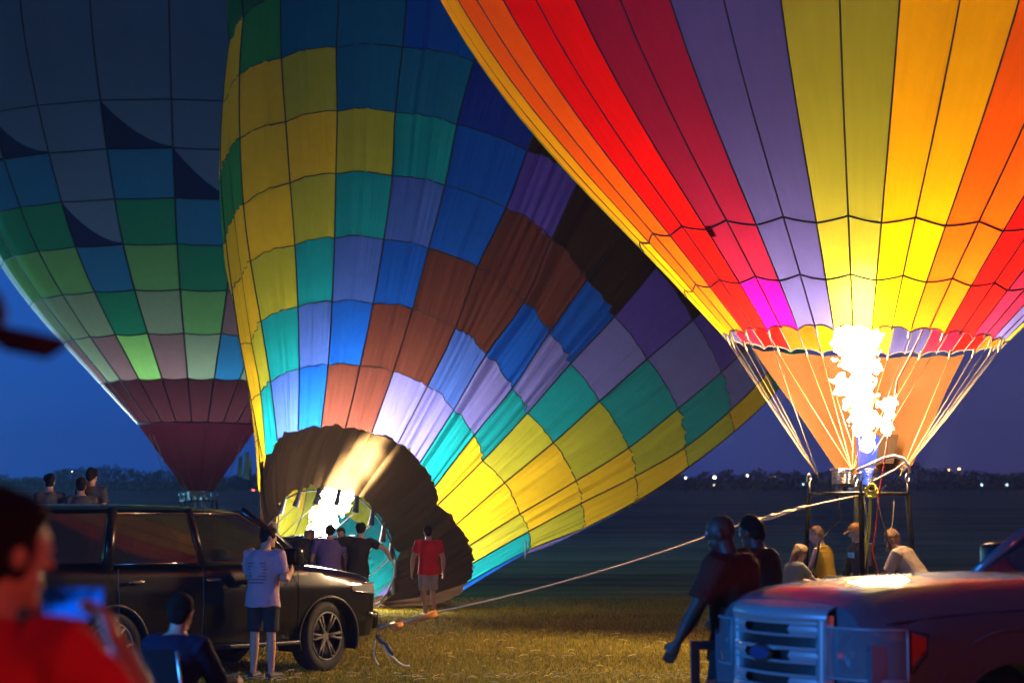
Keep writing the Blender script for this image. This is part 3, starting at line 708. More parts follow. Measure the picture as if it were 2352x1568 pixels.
# ------------------------------------------------------------------ baskets with burner frames
WICK = mat('wicker', (.08, .045, .02), .8, bump=.6, bscale=40); LEATH = mat('dark_suede', (.012, .008, .006), .8)
PADM = mat('black_upright_pad', (.005, .005, .005), .9, bump=.3, spec=.05)
def basket(name, label, M, frame_h=2.08, half=.62, rim=1.05, cans=((-.21, .12), (-.02, .2), (.13, -.05))):
    """M places the basket: local z up, origin under the floor"""
    t = thing(name, label, 'basket'); t.matrix_world = M
    t.rotation_euler = M.to_euler(); t.location = M.to_translation()
    for sgn, ax in ((-1, 0), (1, 0), (-1, 1), (1, 1)):
        G = []
        for i in range(15):
            z = .08+(rim-.08)*i/14; row = []
            for j in range(29):
                s = -half+2*half*j/28; bul = .05*math.sin(math.pi*(z/rim)) + .008*(1 if (i+j) % 2 else -1); o = sgn*(half+bul)
                row.append((o, s, z) if ax == 0 else (s, o, z))
            G.append(row)
        MB().grid(G).build('wicker_side', WICK, t)
    MB().box((0, 0, .06), (half*2, half*2, .05)).build('floor', LEATH, t)
    for z, r, nm in ((rim, .05, 'padded_rim'), (.08, .035, 'foot_band')):
        MB().tube([(-half, -half, z), (half, -half, z), (half, half, z), (-half, half, z), (-half, -half, z)], r, 8).build(nm, LEATH, t, True)
    f = half-.06
    for sx in (-1, 1):
        for sy in (-1, 1):
            MB().tube([(sx*half*.97, sy*half*.97, rim), (sx*f, sy*f, frame_h-.02)], .032, 8).build('upright', PADM, t, True)
            MB().tube([(sx*f, sy*f, frame_h-.1), (sx*f, sy*f, frame_h+.16)], .02, 8).build('frame_post', DARKM, t, True)
            rg = [(sx*f+.035*math.cos(a), sy*f, frame_h+.2+.055*math.sin(a)) for a in np.linspace(0, 2*math.pi, 13)]
            MB().tube(rg, .012, 6).build('karabiner', STEEL, t, True)
    mb = MB(); c = [(-f, -f), (f, -f), (f, f), (-f, f), (-f, -f)]
    mb.tube([(x, y, frame_h) for x, y in c], .022, 8); mb.tube([(-f, 0, frame_h), (f, 0, frame_h)], .018, 8); mb.tube([(0, -f, frame_h+.002), (0, f, frame_h+.002)], .018, 8)
    mb.build('burner_frame', DARKM, t, True)
    for (x, y) in cans:
        b = MB(); b.tube([(x, y, frame_h+.02), (x, y, frame_h+.10)], .05, 12); b.tube([(x, y, frame_h+.10), (x, y, frame_h+.13)], .1, 14)
        can = b.build('burner', DARKM, t, True, angle=40)
        cb = MB(); pts = []
        for a in np.linspace(0, 2*math.pi*8, 150): pts.append((x+.098*math.cos(a), y+.098*math.sin(a), frame_h+.12+.022*a/(2*math.pi)))
        cb.tube(pts, .010, 5); cb.build('coil', STEEL, can, True)
        rb = MB(); rb.tube([(x+.115*math.cos(a), y+.115*math.sin(a), frame_h+.31) for a in np.linspace(0, 2*math.pi, 20)], .012, 6); rb.build('can_rim', STEEL, can, True)
        vb = MB(); vb.box((x+.08, y-.1, frame_h+.05), (.09, .05, .05), None, .008); vb.box((x-.09, y-.08, frame_h+.02), (.05, .12, .04), None, .008)
        vb.tube([(x+.08, y-.12, frame_h+.05), (x+.10, y-.22, frame_h+.1)], .012, 6); vb.build('valve', STEEL, can, False)
    for i, (x, y) in enumerate(((-.15, -.2), (.05, -.25), (.2, .1), (-.3, .1))):
        MB().tube([(x, y, frame_h), (x+.05, y-.03, frame_h-.3), (x*1.8, y*1.7, frame_h-.6), (x*2.2, y*2.2, rim-.1)], .014, 6).build('fuel_hose', RUBBER, t, True)
    return t
bp = px(1973, 1130, Yr); bz = bp.z
basket('rainbow_balloon_basket', 'wicker basket with burner frame hanging under the rainbow balloon behind the pickup', Matrix.Translation((bp.x, Yr+.05, 0)) @ Matrix.Rotation(math.radians(38), 4, 'Z'), bz-.02, .50, 1.0)
p = px(716, 1290, 37.2)
Mt = Matrix.Translation((px(700, 1300, 35.3).x-.45, 34.6, .66)) @ Matrix.Rotation(math.radians(-18), 4, 'Z') @ Matrix.Rotation(math.radians(-84), 4, 'X') @ Matrix.Translation((0, 0, 0))
basket('tipped_basket', 'basket tipped on its side with burner aimed into the patchwork balloon, behind the black car', Mt, 2.05, .60, 1.05)
q = px(456, 1150, Yl)
basket('dark_balloon_basket', 'basket and burner frame under the dark left balloon, seen over the car roof', Matrix.Translation((q.x, Yl, 0)) @ Matrix.Rotation(.3, 4, 'Z'), max(1.9, q.z), .55, 1.05)
# small pilot fire low inside the scoop of the left balloon
flame('pilot_flame', 'small burner fire hidden inside the dark red scoop of the left balloon', [(457, 955), (457, 945), (456, 920), (456, 890), (456, 860)], [.16, .24, .30, .30, .20], [Yl]*5, (q.x, Yl, 0), emit('pilot_fire', (.80, .9, 1.0), FLAME_L*.52), 0, None, 21)

# ------------------------------------------------------------------ ropes and lines
def rope(name, label, pts, r, m, sag=0, cat='rope', group=None):
    P = [Vector(p) for p in pts]; out = []
    for i in range(len(P)-1):
        for s in range(8):
            t = s/8; out.append(P[i]*(1-t)+P[i+1]*t+Vector((0, 0, -sag*4*t*(1-t))))
    out.append(P[-1])
    o = MB().tube(out, r, 6).build(name, m, None, True); return tag(o, label, cat, group)
YROPE = mat('yellow_rope_fibre', (.72, .60, .04), .7, bump=.4, bscale=90); RLINE = mat('red_cord_fibre', (.75, .06, .03), .6); OSL = mat('orange_sleeve_cloth', (.75, .26, .03), .7)
hook = px(868, 1441, 23.9)
top = px(2000, 1131, 24.95)
R1 = thing('tether_rope', 'long tan tether rope from the black car up to the rainbow balloon burner frame', 'rope', tuple(hook))
a, b, c, d = px(912, 1432, 24), px(1000, 1405, 24.1), px(1705, 1202, 24.7), px(1838, 1166, 24.8)
mb = MB(); pts = [a, b]
for t in np.linspace(0, 1, 12)[1:]: pts.append(b*(1-t)+c*t+Vector((0, 0, -.08*4*t*(1-t))))
pts += [d, top]
mb.tube(pts, .011, 6); mb.build('line', ROPE, R1, True, True)
MB().tube([px(935, 1430, 24), px(968, 1420, 24.02), px(1003, 1406, 24.05)], [.012, .03, .045], 8).build('orange_sleeve', OSL, R1, True, True)
MB().tube([hook, px(882, 1437, 23.9), px(905, 1430, 23.95)], .03, 6).build('shackle', STEEL, R1, True, True)
MB().tube([px(900, 1440, 23.9), px(925, 1433, 23.95)], [.05, .03], 8).build('orange_sleeve', OSL, R1, True, True)
for f in (.0, .25, .5, .75, 1.0):
    pp = c*(1-f)+d*f; MB().tube([pp+Vector((-.05, 0, -.012)), pp+Vector((.05, 0, .012))], .022, 8).build('rope_wrap', ROPE, R1, True, True)
MB().tube([c, c*.5+d*.5+Vector((0, 0, -.035)), d], .012, 6).build('doubled_line', ROPE, R1, True, True)
rope('yellow_rope', 'doubled yellow rope hanging from the burner frame in front of the capped man', [px(2003, 1128, 24.85), px(1998, 1150, 24.84), px(1993, 1215, 24.82), px(1972, 1345, 24.8), px(1979, 1340, 24.78), px(1998, 1215, 24.8), px(2001, 1150, 24.82)], .014, YROPE)
kn = MB()
for i, (r, a0) in enumerate(((.075, 0), (.06, 1.2), (.05, 2.2))):
    k0 = px(2001, 1128, 24.82)
    kn.tube([k0+Vector((r*math.cos(a), -.02*i+.03*math.sin(2*a), r*math.sin(a)+.02*i)) for a in np.linspace(a0, a0+2*math.pi, 14)], .016, 6)
tag(kn.build('rope_knot', YROPE, None, True), 'bunched yellow knot at the centre of the burner frame', 'knot')
rope('red_line', 'thin red control line falling from the balloon mouth past the burner', [Vector(ER.P(math.radians(14), .02)), px(2062, 870, 24.5), px(2040, 1000, 24.9), px(2020, 1130, 24.9), px(2014, 1190, 24.9), px(2004, 1262, 24.95), px(2018, 1320, 24.95)], .010, RLINE, .01)
arc = [px(x, y, 25.0) for x, y in ((1968, 1080), (2000, 1066), (2030, 1052), (2055, 1047), (2075, 1053), (2087, 1070), (2090, 1086))]
tag(MB().tube(arc, .022, 8).build('white_strap', mat('white_webbing', (.8, .76, .66), .6), None, True), 'white webbing strap arched over the right of the burner', 'strap')
rope('loose_strap', 'frayed tan strap sticking out right of the burner cans', [px(2006, 1104, 24.8), px(2030, 1092, 24.78), px(2056, 1078, 24.75), px(2078, 1062, 24.7)], .012, ROPE, 0, 'strap')
rope('thin_line', 'thin pale line hanging from the right corner of the burner frame', [px(2055, 1150, 25.3), px(2050, 1200, 25.3), px(2035, 1265, 25.3)], .006, ROPE, 0, 'rope')
rope('fallen_rope', 'loose pale rope ends dangling from the front of the black car to the grass', [px(868, 1452, 23.9), px(880, 1480, 23.8), px(905, 1510, 23.75), px(940, 1528, 23.7)], .014, ROPE, .03)
rope('fallen_rope', 'thick dark knotted rope hanging below the car hitch', [px(866, 1458, 23.85), px(888, 1478, 23.8), px(905, 1500, 23.8)], .03, mat('dark_rope', (.10, .08, .05), .8, bump=.4), .02)
rope('fallen_rope', 'thin rope loop under the front corner of the black car', [px(862, 1470, 23.8), px(858, 1500, 23.75), px(870, 1525, 23.7)], .010, ROPE, .02)
rope('ground_peg_line', 'short bright line hanging below the lower edge of the patchwork balloon', [px(1206, 1240, 38), px(1206, 1283, 38)], .012, mat('white_cord', (.8, .8, .8), .5), 0)
# ------------------------------------------------------------------ people
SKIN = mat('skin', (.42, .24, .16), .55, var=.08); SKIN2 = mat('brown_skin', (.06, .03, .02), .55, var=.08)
def cloth(name, rgb): return mat(name, rgb, .85, var=.12, bump=.25, bscale=120, spec=.2)
HAIRD = mat('dark_hair', (.014, .010, .008), .85, bump=.6, bscale=150, spec=.1); HAIRB = mat('light_brown_hair', (.20, .10, .035), .7, bump=.6, bscale=150)
SHOE = mat('dark_shoe', (.03, .03, .032), .6)
def V(*a): return Vector(a)
def person(label, loc, face, h=1.75, build=1., lean=0, twist=0, side=0, armR=((.15, .02, -1), (.08, .25, -1)), armL=((-.15, .02, -1), (-.08, .25, -1)),
           legR=((.04, 0, -1), (.02, -.02, -1)), legL=((-.04, 0, -1), (-.02, -.02, -1)), head=(0, 0), skin=None, shirt=None, sleeve=.6, bottom=None, blen=.95, hair=None, long_hair=False,
           cap=None, vox=.012, group=None, shirt_len=0., shoes=True, z0=None, curl=.5, hand_pose=None, extra=None):
    """local axes: x right, y the way the person faces, z up; arms and legs as directions"""
    skin = skin or SKIN; k = h/1.75
    root = thing('person', label, 'person', loc, math.radians(face), group)
    lg = []
    for sx, (d1, d2) in ((1, legR), (-1, legL)):
        hip = V(.095*sx, 0, 0); kn = hip + V(*d1).normalized()*.43; an = kn + V(*d2).normalized()*.42; lg.append((hip, kn, an))
    pz = .085 - min(l[2].z for l in lg)
    if z0 is not None: pz = z0
    pel = V(0, 0, pz)
    lg = [tuple(p+pel for p in l) for l in lg]
    Rm = Matrix.Rotation(math.radians(-lean), 3, 'X') @ Matrix.Rotation(math.radians(side), 3, 'Y'); Rt = Rm @ Matrix.Rotation(math.radians(twist), 3, 'Z')
    def up(x, y, z, f=1.):
        """point on the bent trunk, z above the pelvis"""
        q = V(x, y, z); t = min(1, max(0, z/.30)); A = Matrix.Rotation(math.radians(-lean*t), 3, 'X') @ Matrix.Rotation(math.radians(side*t), 3, 'Y') @ Matrix.Rotation(math.radians(twist*t), 3, 'Z')
        return pel + A @ q, A
    def secs(lst, inf=0.):
        out = []
        for z, rx, ry, yo in lst:
            c, A = up(0, yo, z); out.append((c*k, A @ V(1, 0, 0), A @ V(0, 1, 0), (rx*build+inf)*k, (ry*build+inf)*k))
        return out
    TR = [(-.06, .15, .11, -.01), (.02, .165, .12, -.01), (.12, .15, .11, 0), (.22, .15, .108, 0), (.34, .172, .122, -.005), (.43, .178, .115, -.01), (.485, .135, .085, -.015), (.52, .075, .068, -.012)]
    b = MB(); b.loft(secs(TR), 16)
    nk, A = up(0, -.012, .52); hA = Rt @ Matrix.Rotation(math.radians(head[1]), 3, 'Z') @ Matrix.Rotation(math.radians(-head[0]-lean*-.25), 3, 'X')
    hc = nk + (Rt @ V(0, .012, .020)) + hA @ V(0, .018, .125)
    b.tube([nk*k-(A @ V(0, 0, .03))*k, (nk*.5+hc*.5)*k, hc*k], [.062*k, .056*k, .056*k], 12)
    X, Yd, Z = hA @ V(1, 0, 0), hA @ V(0, 1, 0), hA @ V(0, 0, 1); M3 = hA
    b.ball(hc*k+Z*.018*k, (.076*k, .096*k, .098*k), 16, 10, M3); b.ball(hc*k+(Yd*.030-Z*.052)*k, (.055*k, .062*k, .066*k), 14, 8, M3)
    b.tube([hc*k+(Yd*.086+Z*.018)*k, hc*k+(Yd*.110-Z*.024)*k], [.010*k, .017*k], 8)
    b.ball(hc*k+(Yd*.088-Z*.062)*k, (.024*k, .011*k, .012*k), 8, 6, M3); b.ball(hc*k+(Yd*.078-Z*.098)*k, (.026*k, .02*k, .02*k), 8, 6, M3)
    b.ball(hc*k+(Yd*.082+Z*.034)*k, (.048*k, .014*k, .010*k), 8, 6, M3)
    for sx in (-1, 1): b.ball(hc*k+(X*.078*sx-Yd*.008-Z*.012)*k, (.012*k, .022*k, .034*k), 8, 6, M3)
    arms = []
    for sx, (d1, d2) in ((1, armR), (-1, armL)):
        sh, A = up(.172*sx*build, -.012, .445); el = sh + V(*d1).normalized()*.285; wr = el + V(*d2).normalized()*.25; arms.append((sh, el, wr))
        b.tube([(sh-V(.05*sx, 0, -.005))*k, sh*k, (sh*.6+el*.4)*k, el*k], [.06*k*build, .062*k*build, .050*k*build, .040*k*build], 10)
        b.tube([el*k, (el*.65+wr*.35)*k, wr*k], [.040*k*build, .040*k*build, .027*k], 10)
        hd = V(*d2).normalized(); sd = hd.cross(V(sx, 0, 0)) if abs(hd.x) < .9 else hd.cross(V(0, 0, 1)); sd.normalize(); nm = sd.cross(hd)*(1 if sx > 0 else 1)
        nm = nm*(-sx) if nm.x*sx > 0 else nm*sx if False else nm
        if nm.x*sx > 0: nm = -nm                                   # palm turned to the body
        b.loft([(wr*k, sd, nm, .028*k, .022*k), ((wr+hd*.045)*k, sd, nm, .041*k, .018*k), ((wr+hd*.088)*k, sd, nm, .041*k, .015*k)], 10)
        for q, fl in ((-1.5, .062), (-.5, .074), (.5, .078), (1.5, .068)):
            f0 = wr+hd*.08+sd*(.021*q); c1 = (hd+nm*curl*.5).normalized(); c2 = (hd*(1-curl*.6)+nm*curl*1.2).normalized()
            f1 = f0+c1*fl*.55; f2 = f1+c2*fl*.5; b.tube([f0*k, f1*k, f2*k], [.0105*k, .0095*k, .008*k], 7)
        tside = sd if sd.y > 0 else -sd
        t0 = wr+hd*.025+tside*.028; t1 = t0+(tside*.8+hd*.8+nm*.3).normalized()*.04; t2 = t1+(hd+nm*.4).normalized()*.032
        b.tube([t0*k, t1*k, t2*k], [.015*k, .012*k, .009*k], 7)
    feet = []
    for (hip, kn, an), sx in zip(lg, (1, -1)):
        b.tube([(hip+V(0, 0, .05))*k, hip*k, (hip*.45+kn*.55)*k, kn*k], [.085*k, .088*k*build, .066*k*build, .052*k], 12)
        b.tube([kn*k, (kn*.7+an*.3)*k, an*k], [.052*k, .056*k, .034*k], 10)
        toe = an + V(.03*sx, .17, -.055); heel = an + V(0, -.05, -.05)
        b.tube([heel*k, (an+V(0, .03, -.03))*k, (an*.3+toe*.7)*k, toe*k], [.034*k, .040*k, .036*k, .024*k], 10); feet.append((an, toe, heel))
    def part(name, mb, m, v, noise_a=0., par=root):
        me = remesh(mb, v, name, 2)
        if noise_a:
            for q in me.vertices: q.co += mnoise.noise_vector(q.co*Vector((7, 7, 3.5)))*noise_a + mnoise.noise_vector(q.co*17)*noise_a*.35
        me.materials.append(m); return link(name, me, par)
    body = part('body', b, skin, vox)
    eye = mat('eye_white', (.5, .48, .45), .3)
    for sx in (-1, 1): MB().ball(hc*k+(X*.031*sx+Yd*.084+Z*.014)*k, .0125*k, 8, 6).build('eye', eye, body, True)
    out = {}
    if shirt:
        s = MB(); T2 = [(-.12-shirt_len, .176, .146, -.01)] + [(z, rx, ry, yo) for z, rx, ry, yo in TR[1:]]
        T2[-1] = (.512, .082, .074, -.012); s.loft(secs(T2, .024), 18)
        for (sh, el, wr), sx in zip(arms, (1, -1)):
            ins = sh-V(.06*sx*build, 0, -.01)
            if sleeve > 0:
                e1 = sh*(1-min(1, sleeve))+el*min(1, sleeve); P_ = [ins*k, sh*k, ((sh+e1)*.5)*k, e1*k]; r_ = [.076*build*k, .082*build*k, .071*build*k, .068*build*k]
                s.tube(P_, r_, 12)
                if sleeve > 1: s.tube([el*k, (el+(wr-el)*(sleeve-1))*k], [.055*k, .042*k], 10)
            else: s.tube([ins*k, (sh-V(.02*sx, 0, 0))*k], [.06*k, .06*k], 10)
        out['shirt'] = part('shirt', s, shirt, max(vox, .011), .017*k)
    if bottom:
        s = MB(); s.loft(secs([(-.10, .15, .115, -.01), (-.03, .165, .125, -.01), (.06, .16, .122, -.008)], .010), 16)
        for hip, kn, an in lg:
            e = hip+(kn-hip)*min(1, blen) if blen <= 1 else kn+(an-kn)*(blen-1)
            pts = [(hip+V(0, 0, .04))*k, hip*k, (hip*.5+kn*.5)*k] + ([e*k] if blen <= 1 else [kn*k, e*k]); rr = [.095*k, .102*k*build, .086*k*build] + ([.078*k*build] if blen <= 1 else [.068*k, .055*k])
            s.tube(pts, rr, 12)
        part('trousers' if blen > 1 else 'shorts', s, bottom, max(vox, .011), .010*k)
    if hair:
        s = MB(); s.ball(hc*k+(Z*.032-Yd*.020)*k, (.090*k, .098*k, .100*k), 16, 10, M3); s.ball(hc*k+(Z*.066+Yd*.016)*k, (.078*k, .074*k, .060*k), 12, 8, M3)
        s.ball(hc*k+(-Z*.012-Yd*.052)*k, (.078*k, .060*k, .075*k), 12, 8, M3)
        if long_hair:
            s.tube([hc*k-Yd*.06*k, hc*k+(-Yd*.085-Z*.10)*k, hc*k+(-Yd*.10-Z*.22)*k], [.07*k, .06*k, .03*k], 10)
        part('hair', s, hair, max(vox*.8, .008), .022*k)
    if cap:
        s = MB(); s.ball(hc*k+(Z*.055-Yd*.004)*k, (.092*k, .105*k, .075*k), 16, 10, M3)
        s.loft([(hc*k+(Z*.052+Yd*.07)*k, X, Z, .075*k, .012*k), (hc*k+(Z*.040+Yd*.13)*k, X, Z, .072*k, .009*k), (hc*k+(Z*.022+Yd*.17)*k, X, Z, .045*k, .007*k)], 14)
        part('cap', s, cap, .008, 0)
    if shoes:
        for an, toe, heel in feet:
            s = MB(); s.tube([(heel+V(0, -.008, 0))*k, (an+V(0, .03, -.035))*k, (an*.3+toe*.7)*k, (toe+V(0, .012, 0))*k], [.043*k, .048*k, .045*k, .032*k], 12)
            MBm = remesh(s, .011, 'shoe', 2); MBm.materials.append(SHOE); link('shoe', MBm, root)
    root['_hc'] = 0; del root['_hc']
    return root, dict(hc=hc*k, X=X, Y=Yd, Z=Z, arms=[tuple(p*k for p in a) for a in arms], k=k, up=lambda x, y, z: up(x, y, z)[0]*k)
def gx(x, Y): return (px(x, 1182, Y).x, Y, ground_z(px(x, 1182, Y).x, Y))

# standing watcher in front of the black car
w1, i1 = person('person with back turned in lilac printed tee and dark shorts beside the black car', gx(607, 22.2), -28, 1.72, 1.12, lean=3, armR=((.28, .10, -1), (-.25, .75, .35)), armL=((-.22, .25, -1), (.35, .8, .25)),
    head=(4, -30), shirt=cloth('lilac_white_cotton', (.42, .27, .31)), bottom=cloth('dark_shorts_cloth', (.025, .027, .03)), blen=.92, hair=HAIRD, sleeve=.7)
prt = MB()
rg = random.Random(4)
for row in range(7):
    z = .36-.035*row; x = -.11
    while x < .10:
        wd = rg.uniform(.012, .035)
        prt.box(i1['up'](x+wd/2, -.152-.01*math.cos(row), z)*1.0, (wd, .004, .015)); x += wd+.008
tag(prt.build('back_print', cloth('print_ink', (.20, .14, .17)), w1), kind='stuff')
# crew at the mouth of the patchwork balloon
person('person in dark clothes bending left beside the blue base of the white flame', gx(683, 34.0), -20, 1.78, 1.15, lean=42, armR=((.6, .5, -.8), (.3, .5, -.8)), armL=((-.3, .6, -.6), (0, .8, -.5)), head=(10, 55), shirt=cloth('black_cotton', (.02, .02, .022)), bottom=cloth('black_trousers', (.02, .02, .022)), blen=1.9, hair=HAIRB, group='crew working at the mouth of the patchwork balloon')
person('person in violet blue tee standing in front of the white flame', gx(757, 34.0), 0, 1.68, 1.22, lean=8, armR=((.35, .2, -1), (.0, .5, -1)), armL=((-.35, .2, -1), (.1, .5, -1)), shirt=cloth('violet_cotton', (.10, .08, .22)), bottom=cloth('navy_trousers', (.02, .022, .035)), blen=1.9, hair=HAIRD, group='crew working at the mouth of the patchwork balloon')
person('person in black with both arms spread holding the balloon mouth open', gx(822, 34.0), 6, 1.72, 1.05, lean=6, side=4, armR=((.9, .1, -.35), (.5, .5, -.9)), armL=((-1, .1, -.25), (-1, .3, -.05)), head=(0, 5), shirt=cloth('black_cotton', (.02, .02, .022)), bottom=cloth('black_trousers', (.02, .02, .022)), blen=1.9, hair=HAIRD, group='crew working at the mouth of the patchwork balloon')
person('person half hidden between the violet shirted man and the man with spread arms', gx(788, 36.2), 160, 1.62, 1.0, lean=8, shirt=cloth('dark_red_cotton', (.10, .02, .02)), bottom=cloth('black_trousers', (.02, .02, .022)), blen=1.9, hair=HAIRD, group='crew working at the mouth of the patchwork balloon')
person('person in red tee and pale shorts walking past the dark balloon skirt', gx(985, 35.6), 20, 1.68, 1.12, lean=3, armR=((.35, .0, -1), (.1, .3, -1)), armL=((-.4, .0, -1), (.0, .3, -1)), legR=((.06, .30, -1), (.0, -.25, -1)), legL=((-.06, -.18, -1), (0, -.35, -1)), shirt=cloth('red_cotton', (.55, .02, .025)), bottom=cloth('pale_grey_shorts_cloth', (.34, .30, .33)), blen=.95, hair=HAIRD)
# dark walker and the one behind him
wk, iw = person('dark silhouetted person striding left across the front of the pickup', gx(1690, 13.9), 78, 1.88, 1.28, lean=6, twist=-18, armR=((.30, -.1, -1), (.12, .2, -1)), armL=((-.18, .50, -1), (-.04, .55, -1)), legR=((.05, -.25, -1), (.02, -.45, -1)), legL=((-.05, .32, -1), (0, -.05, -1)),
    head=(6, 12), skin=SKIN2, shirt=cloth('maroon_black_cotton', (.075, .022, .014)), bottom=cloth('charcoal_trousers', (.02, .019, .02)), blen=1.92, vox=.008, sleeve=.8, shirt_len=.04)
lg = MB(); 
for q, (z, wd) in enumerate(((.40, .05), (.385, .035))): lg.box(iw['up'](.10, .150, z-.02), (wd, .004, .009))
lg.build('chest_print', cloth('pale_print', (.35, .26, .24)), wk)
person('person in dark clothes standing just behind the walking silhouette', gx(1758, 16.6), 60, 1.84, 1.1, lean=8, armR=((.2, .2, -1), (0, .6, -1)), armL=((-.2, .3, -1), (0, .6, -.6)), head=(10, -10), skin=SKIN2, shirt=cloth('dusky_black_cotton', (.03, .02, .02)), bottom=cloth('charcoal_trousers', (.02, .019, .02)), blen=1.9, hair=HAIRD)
# round the basket
person('person with tied back fair hair reaching her arm towards the basket', gx(1812, 24.6), -62, 1.50, .9, lean=14, armR=((.1, .75, -.7), (.05, 1, -.15)), armL=((-.1, .7, -.7), (.1, 1, -.1)), head=(14, 10), shirt=cloth('grey_green_cotton', (.16, .15, .11)), bottom=cloth('dark_shorts_cloth', (.025, .027, .03)), blen=1.9, hair=HAIRB, long_hair=True, vox=.010, group='people around the basket')
tk, it = person('young person in yellow tank top standing in the basket with both hands on its rim', (px(1898, 1182, 25.35).x, 25.35, .09), 50, 1.62, .88, lean=10, armR=((.15, .1, -1), (-.1, 1, -.2)), armL=((-.2, .35, -1), (.2, 1, -.15)), head=(12, 30), shirt=cloth('yellow_tank_cotton', (.70, .48, .04)), sleeve=0, bottom=cloth('dark_shorts_cloth', (.025, .027, .03)), blen=.9, hair=HAIRB, vox=.010, group='people around the basket')
cp, ic = person('person in orange cap and dark jacket standing in the basket behind the yellow rope', (px(1983, 1182, 25.5).x, 25.5, .09), 112, 1.66, 1.08, lean=6, armR=((.3, .1, -1), (-.1, .6, -1)), armL=((-.25, .3, -1), (.1, .6, -1)), head=(14, -12), shirt=cloth('dark_jacket_cloth', (.03, .03, .035)), sleeve=1.8, bottom=cloth('black_trousers', (.02, .02, .022)), blen=1.9, cap=cloth('orange_cap_cloth', (.80, .30, .06)), vox=.010, group='people around the basket')
G = MB(); G.box(ic['up'](.02, .150, .36), (.15, .02, .07), None, .009); G.build('blue_scarf', cloth('pale_blue_cloth', (.22, .55, .66)), cp)
person('person in grey tee leaning forward on the right side of the basket', gx(2108, 25.2), 64, 1.74, 1.15, lean=32, armR=((.1, .45, -1), (-.1, .9, -.35)), armL=((-.1, .5, -1), (.1, .9, -.3)), head=(-8, 10), shirt=cloth('warm_grey_cotton', (.34, .25, .18)), bottom=cloth('denim_cloth', (.03, .04, .07)), blen=1.9, hair=HAIRB, vox=.010, sleeve=.8, group='people around the basket')
# behind the black car
trl = thing('flat_trailer', 'low flat trailer parked behind the black car', 'trailer', (px(150, 1182, 29).x, 29, 0), math.radians(4))
MB().box((0, 0, .70), (3.4, 1.8, .10), None, .02).build('deck', DARKM, trl); MB().box((0, 0, .60), (3.2, .12, .08)).build('axle_beam', DARKM, trl)
for sx in (-.5, .5):
    for sy in (-1, 1): MB().tube([(sx, sy*.97, .40), (sx, sy*1.15, .40)], .40, 20).build('wheel', RUBBER, trl, True, angle=40)
for x, hh, f, lb, c in ((112, 1.68, 35, 'leftmost of the three people behind the black car, alone and looking right', (.05, .05, .06)), (185, 1.62, 20, 'shorter one of the close pair standing behind the black car', (.03, .03, .04)), (208, 1.78, -15, 'taller one of the close pair standing behind the black car', (.10, .06, .07))):
    p = px(x, 1182, 28.8 if x < 200 else 29.2)
    person('person ' + lb, (p.x, p.y, .75), f, hh, 1.0, shirt=cloth('crowd_cotton', c), bottom=cloth('black_trousers', (.02, .02, .022)), blen=1.9, hair=HAIRD, vox=.014, group='people watching from behind the black car')
person('person in red top seen through the front side window of the black car', gx(551, 27.2), -70, 1.40, 1.0, lean=6, shirt=cloth('red_cotton', (.55, .02, .025)), bottom=cloth('dark_shorts_cloth', (.025, .027, .03)), blen=1.9, hair=HAIRB, head=(0, 10), vox=.012)

# photographer close at the left edge, holding up a phone
ph, ip = person('person in red tee close at the lower left holding up a phone with both hands', (px(-20, 1182, 4.40).x-.02, 4.40, 0), -8, 1.90, 1.02, lean=4, twist=-10, armR=((.29, .22, -.32), (-.13, .11, .20)), armL=((-.1, .3, -.5), (.32, .35, .10)), head=(6, -28), skin=mat('warm_skin', (.46, .22, .13), .5, var=.06), shirt=cloth('scarlet_cotton', (.62, .02, .035)), bottom=cloth('denim_cloth', (.03, .04, .07)), blen=1.9, hair=HAIRD, vox=.007, sleeve=.62, curl=.7)
pc = px(170, 1385, 4.85); phn = thing('phone', 'phone with bright blue screen held up by the red shirted person', 'phone', tuple(pc), math.radians(-6))
MB().box((0, 0, 0), (.150, .010, .078), None, .004).build('case', BLACK, phn)
scr = MB(); scr.grid([[(-.072+.144*i/12, -.0065, -.036+.072*j/6) for i in range(13)] for j in range(7)])
sm, st, so = nodes('phone_screen'); e = st.nodes.new('ShaderNodeEmission'); tcx = st.nodes.new('ShaderNodeTexCoord'); nn = st.nodes.new('ShaderNodeTexNoise'); nn.inputs['Scale'].default_value = 14
rr = st.nodes.new('ShaderNodeValToRGB'); rr.color_ramp.elements[0].position = .44; rr.color_ramp.elements[0].color = (.001, .005, .03, 1); rr.color_ramp.elements[1].position = .56; rr.color_ramp.elements[1].color = (.002, .09, .75, 1)
st.links.new(tcx.outputs['Object'], nn.inputs[0]); st.links.new(nn.outputs[0], rr.inputs[0]); st.links.new(rr.outputs[0], e.inputs[0]); st.links.new(e.outputs[0], so.inputs[0]); e.inputs[1].default_value = 1.1
scr.build('screen', sm, phn)
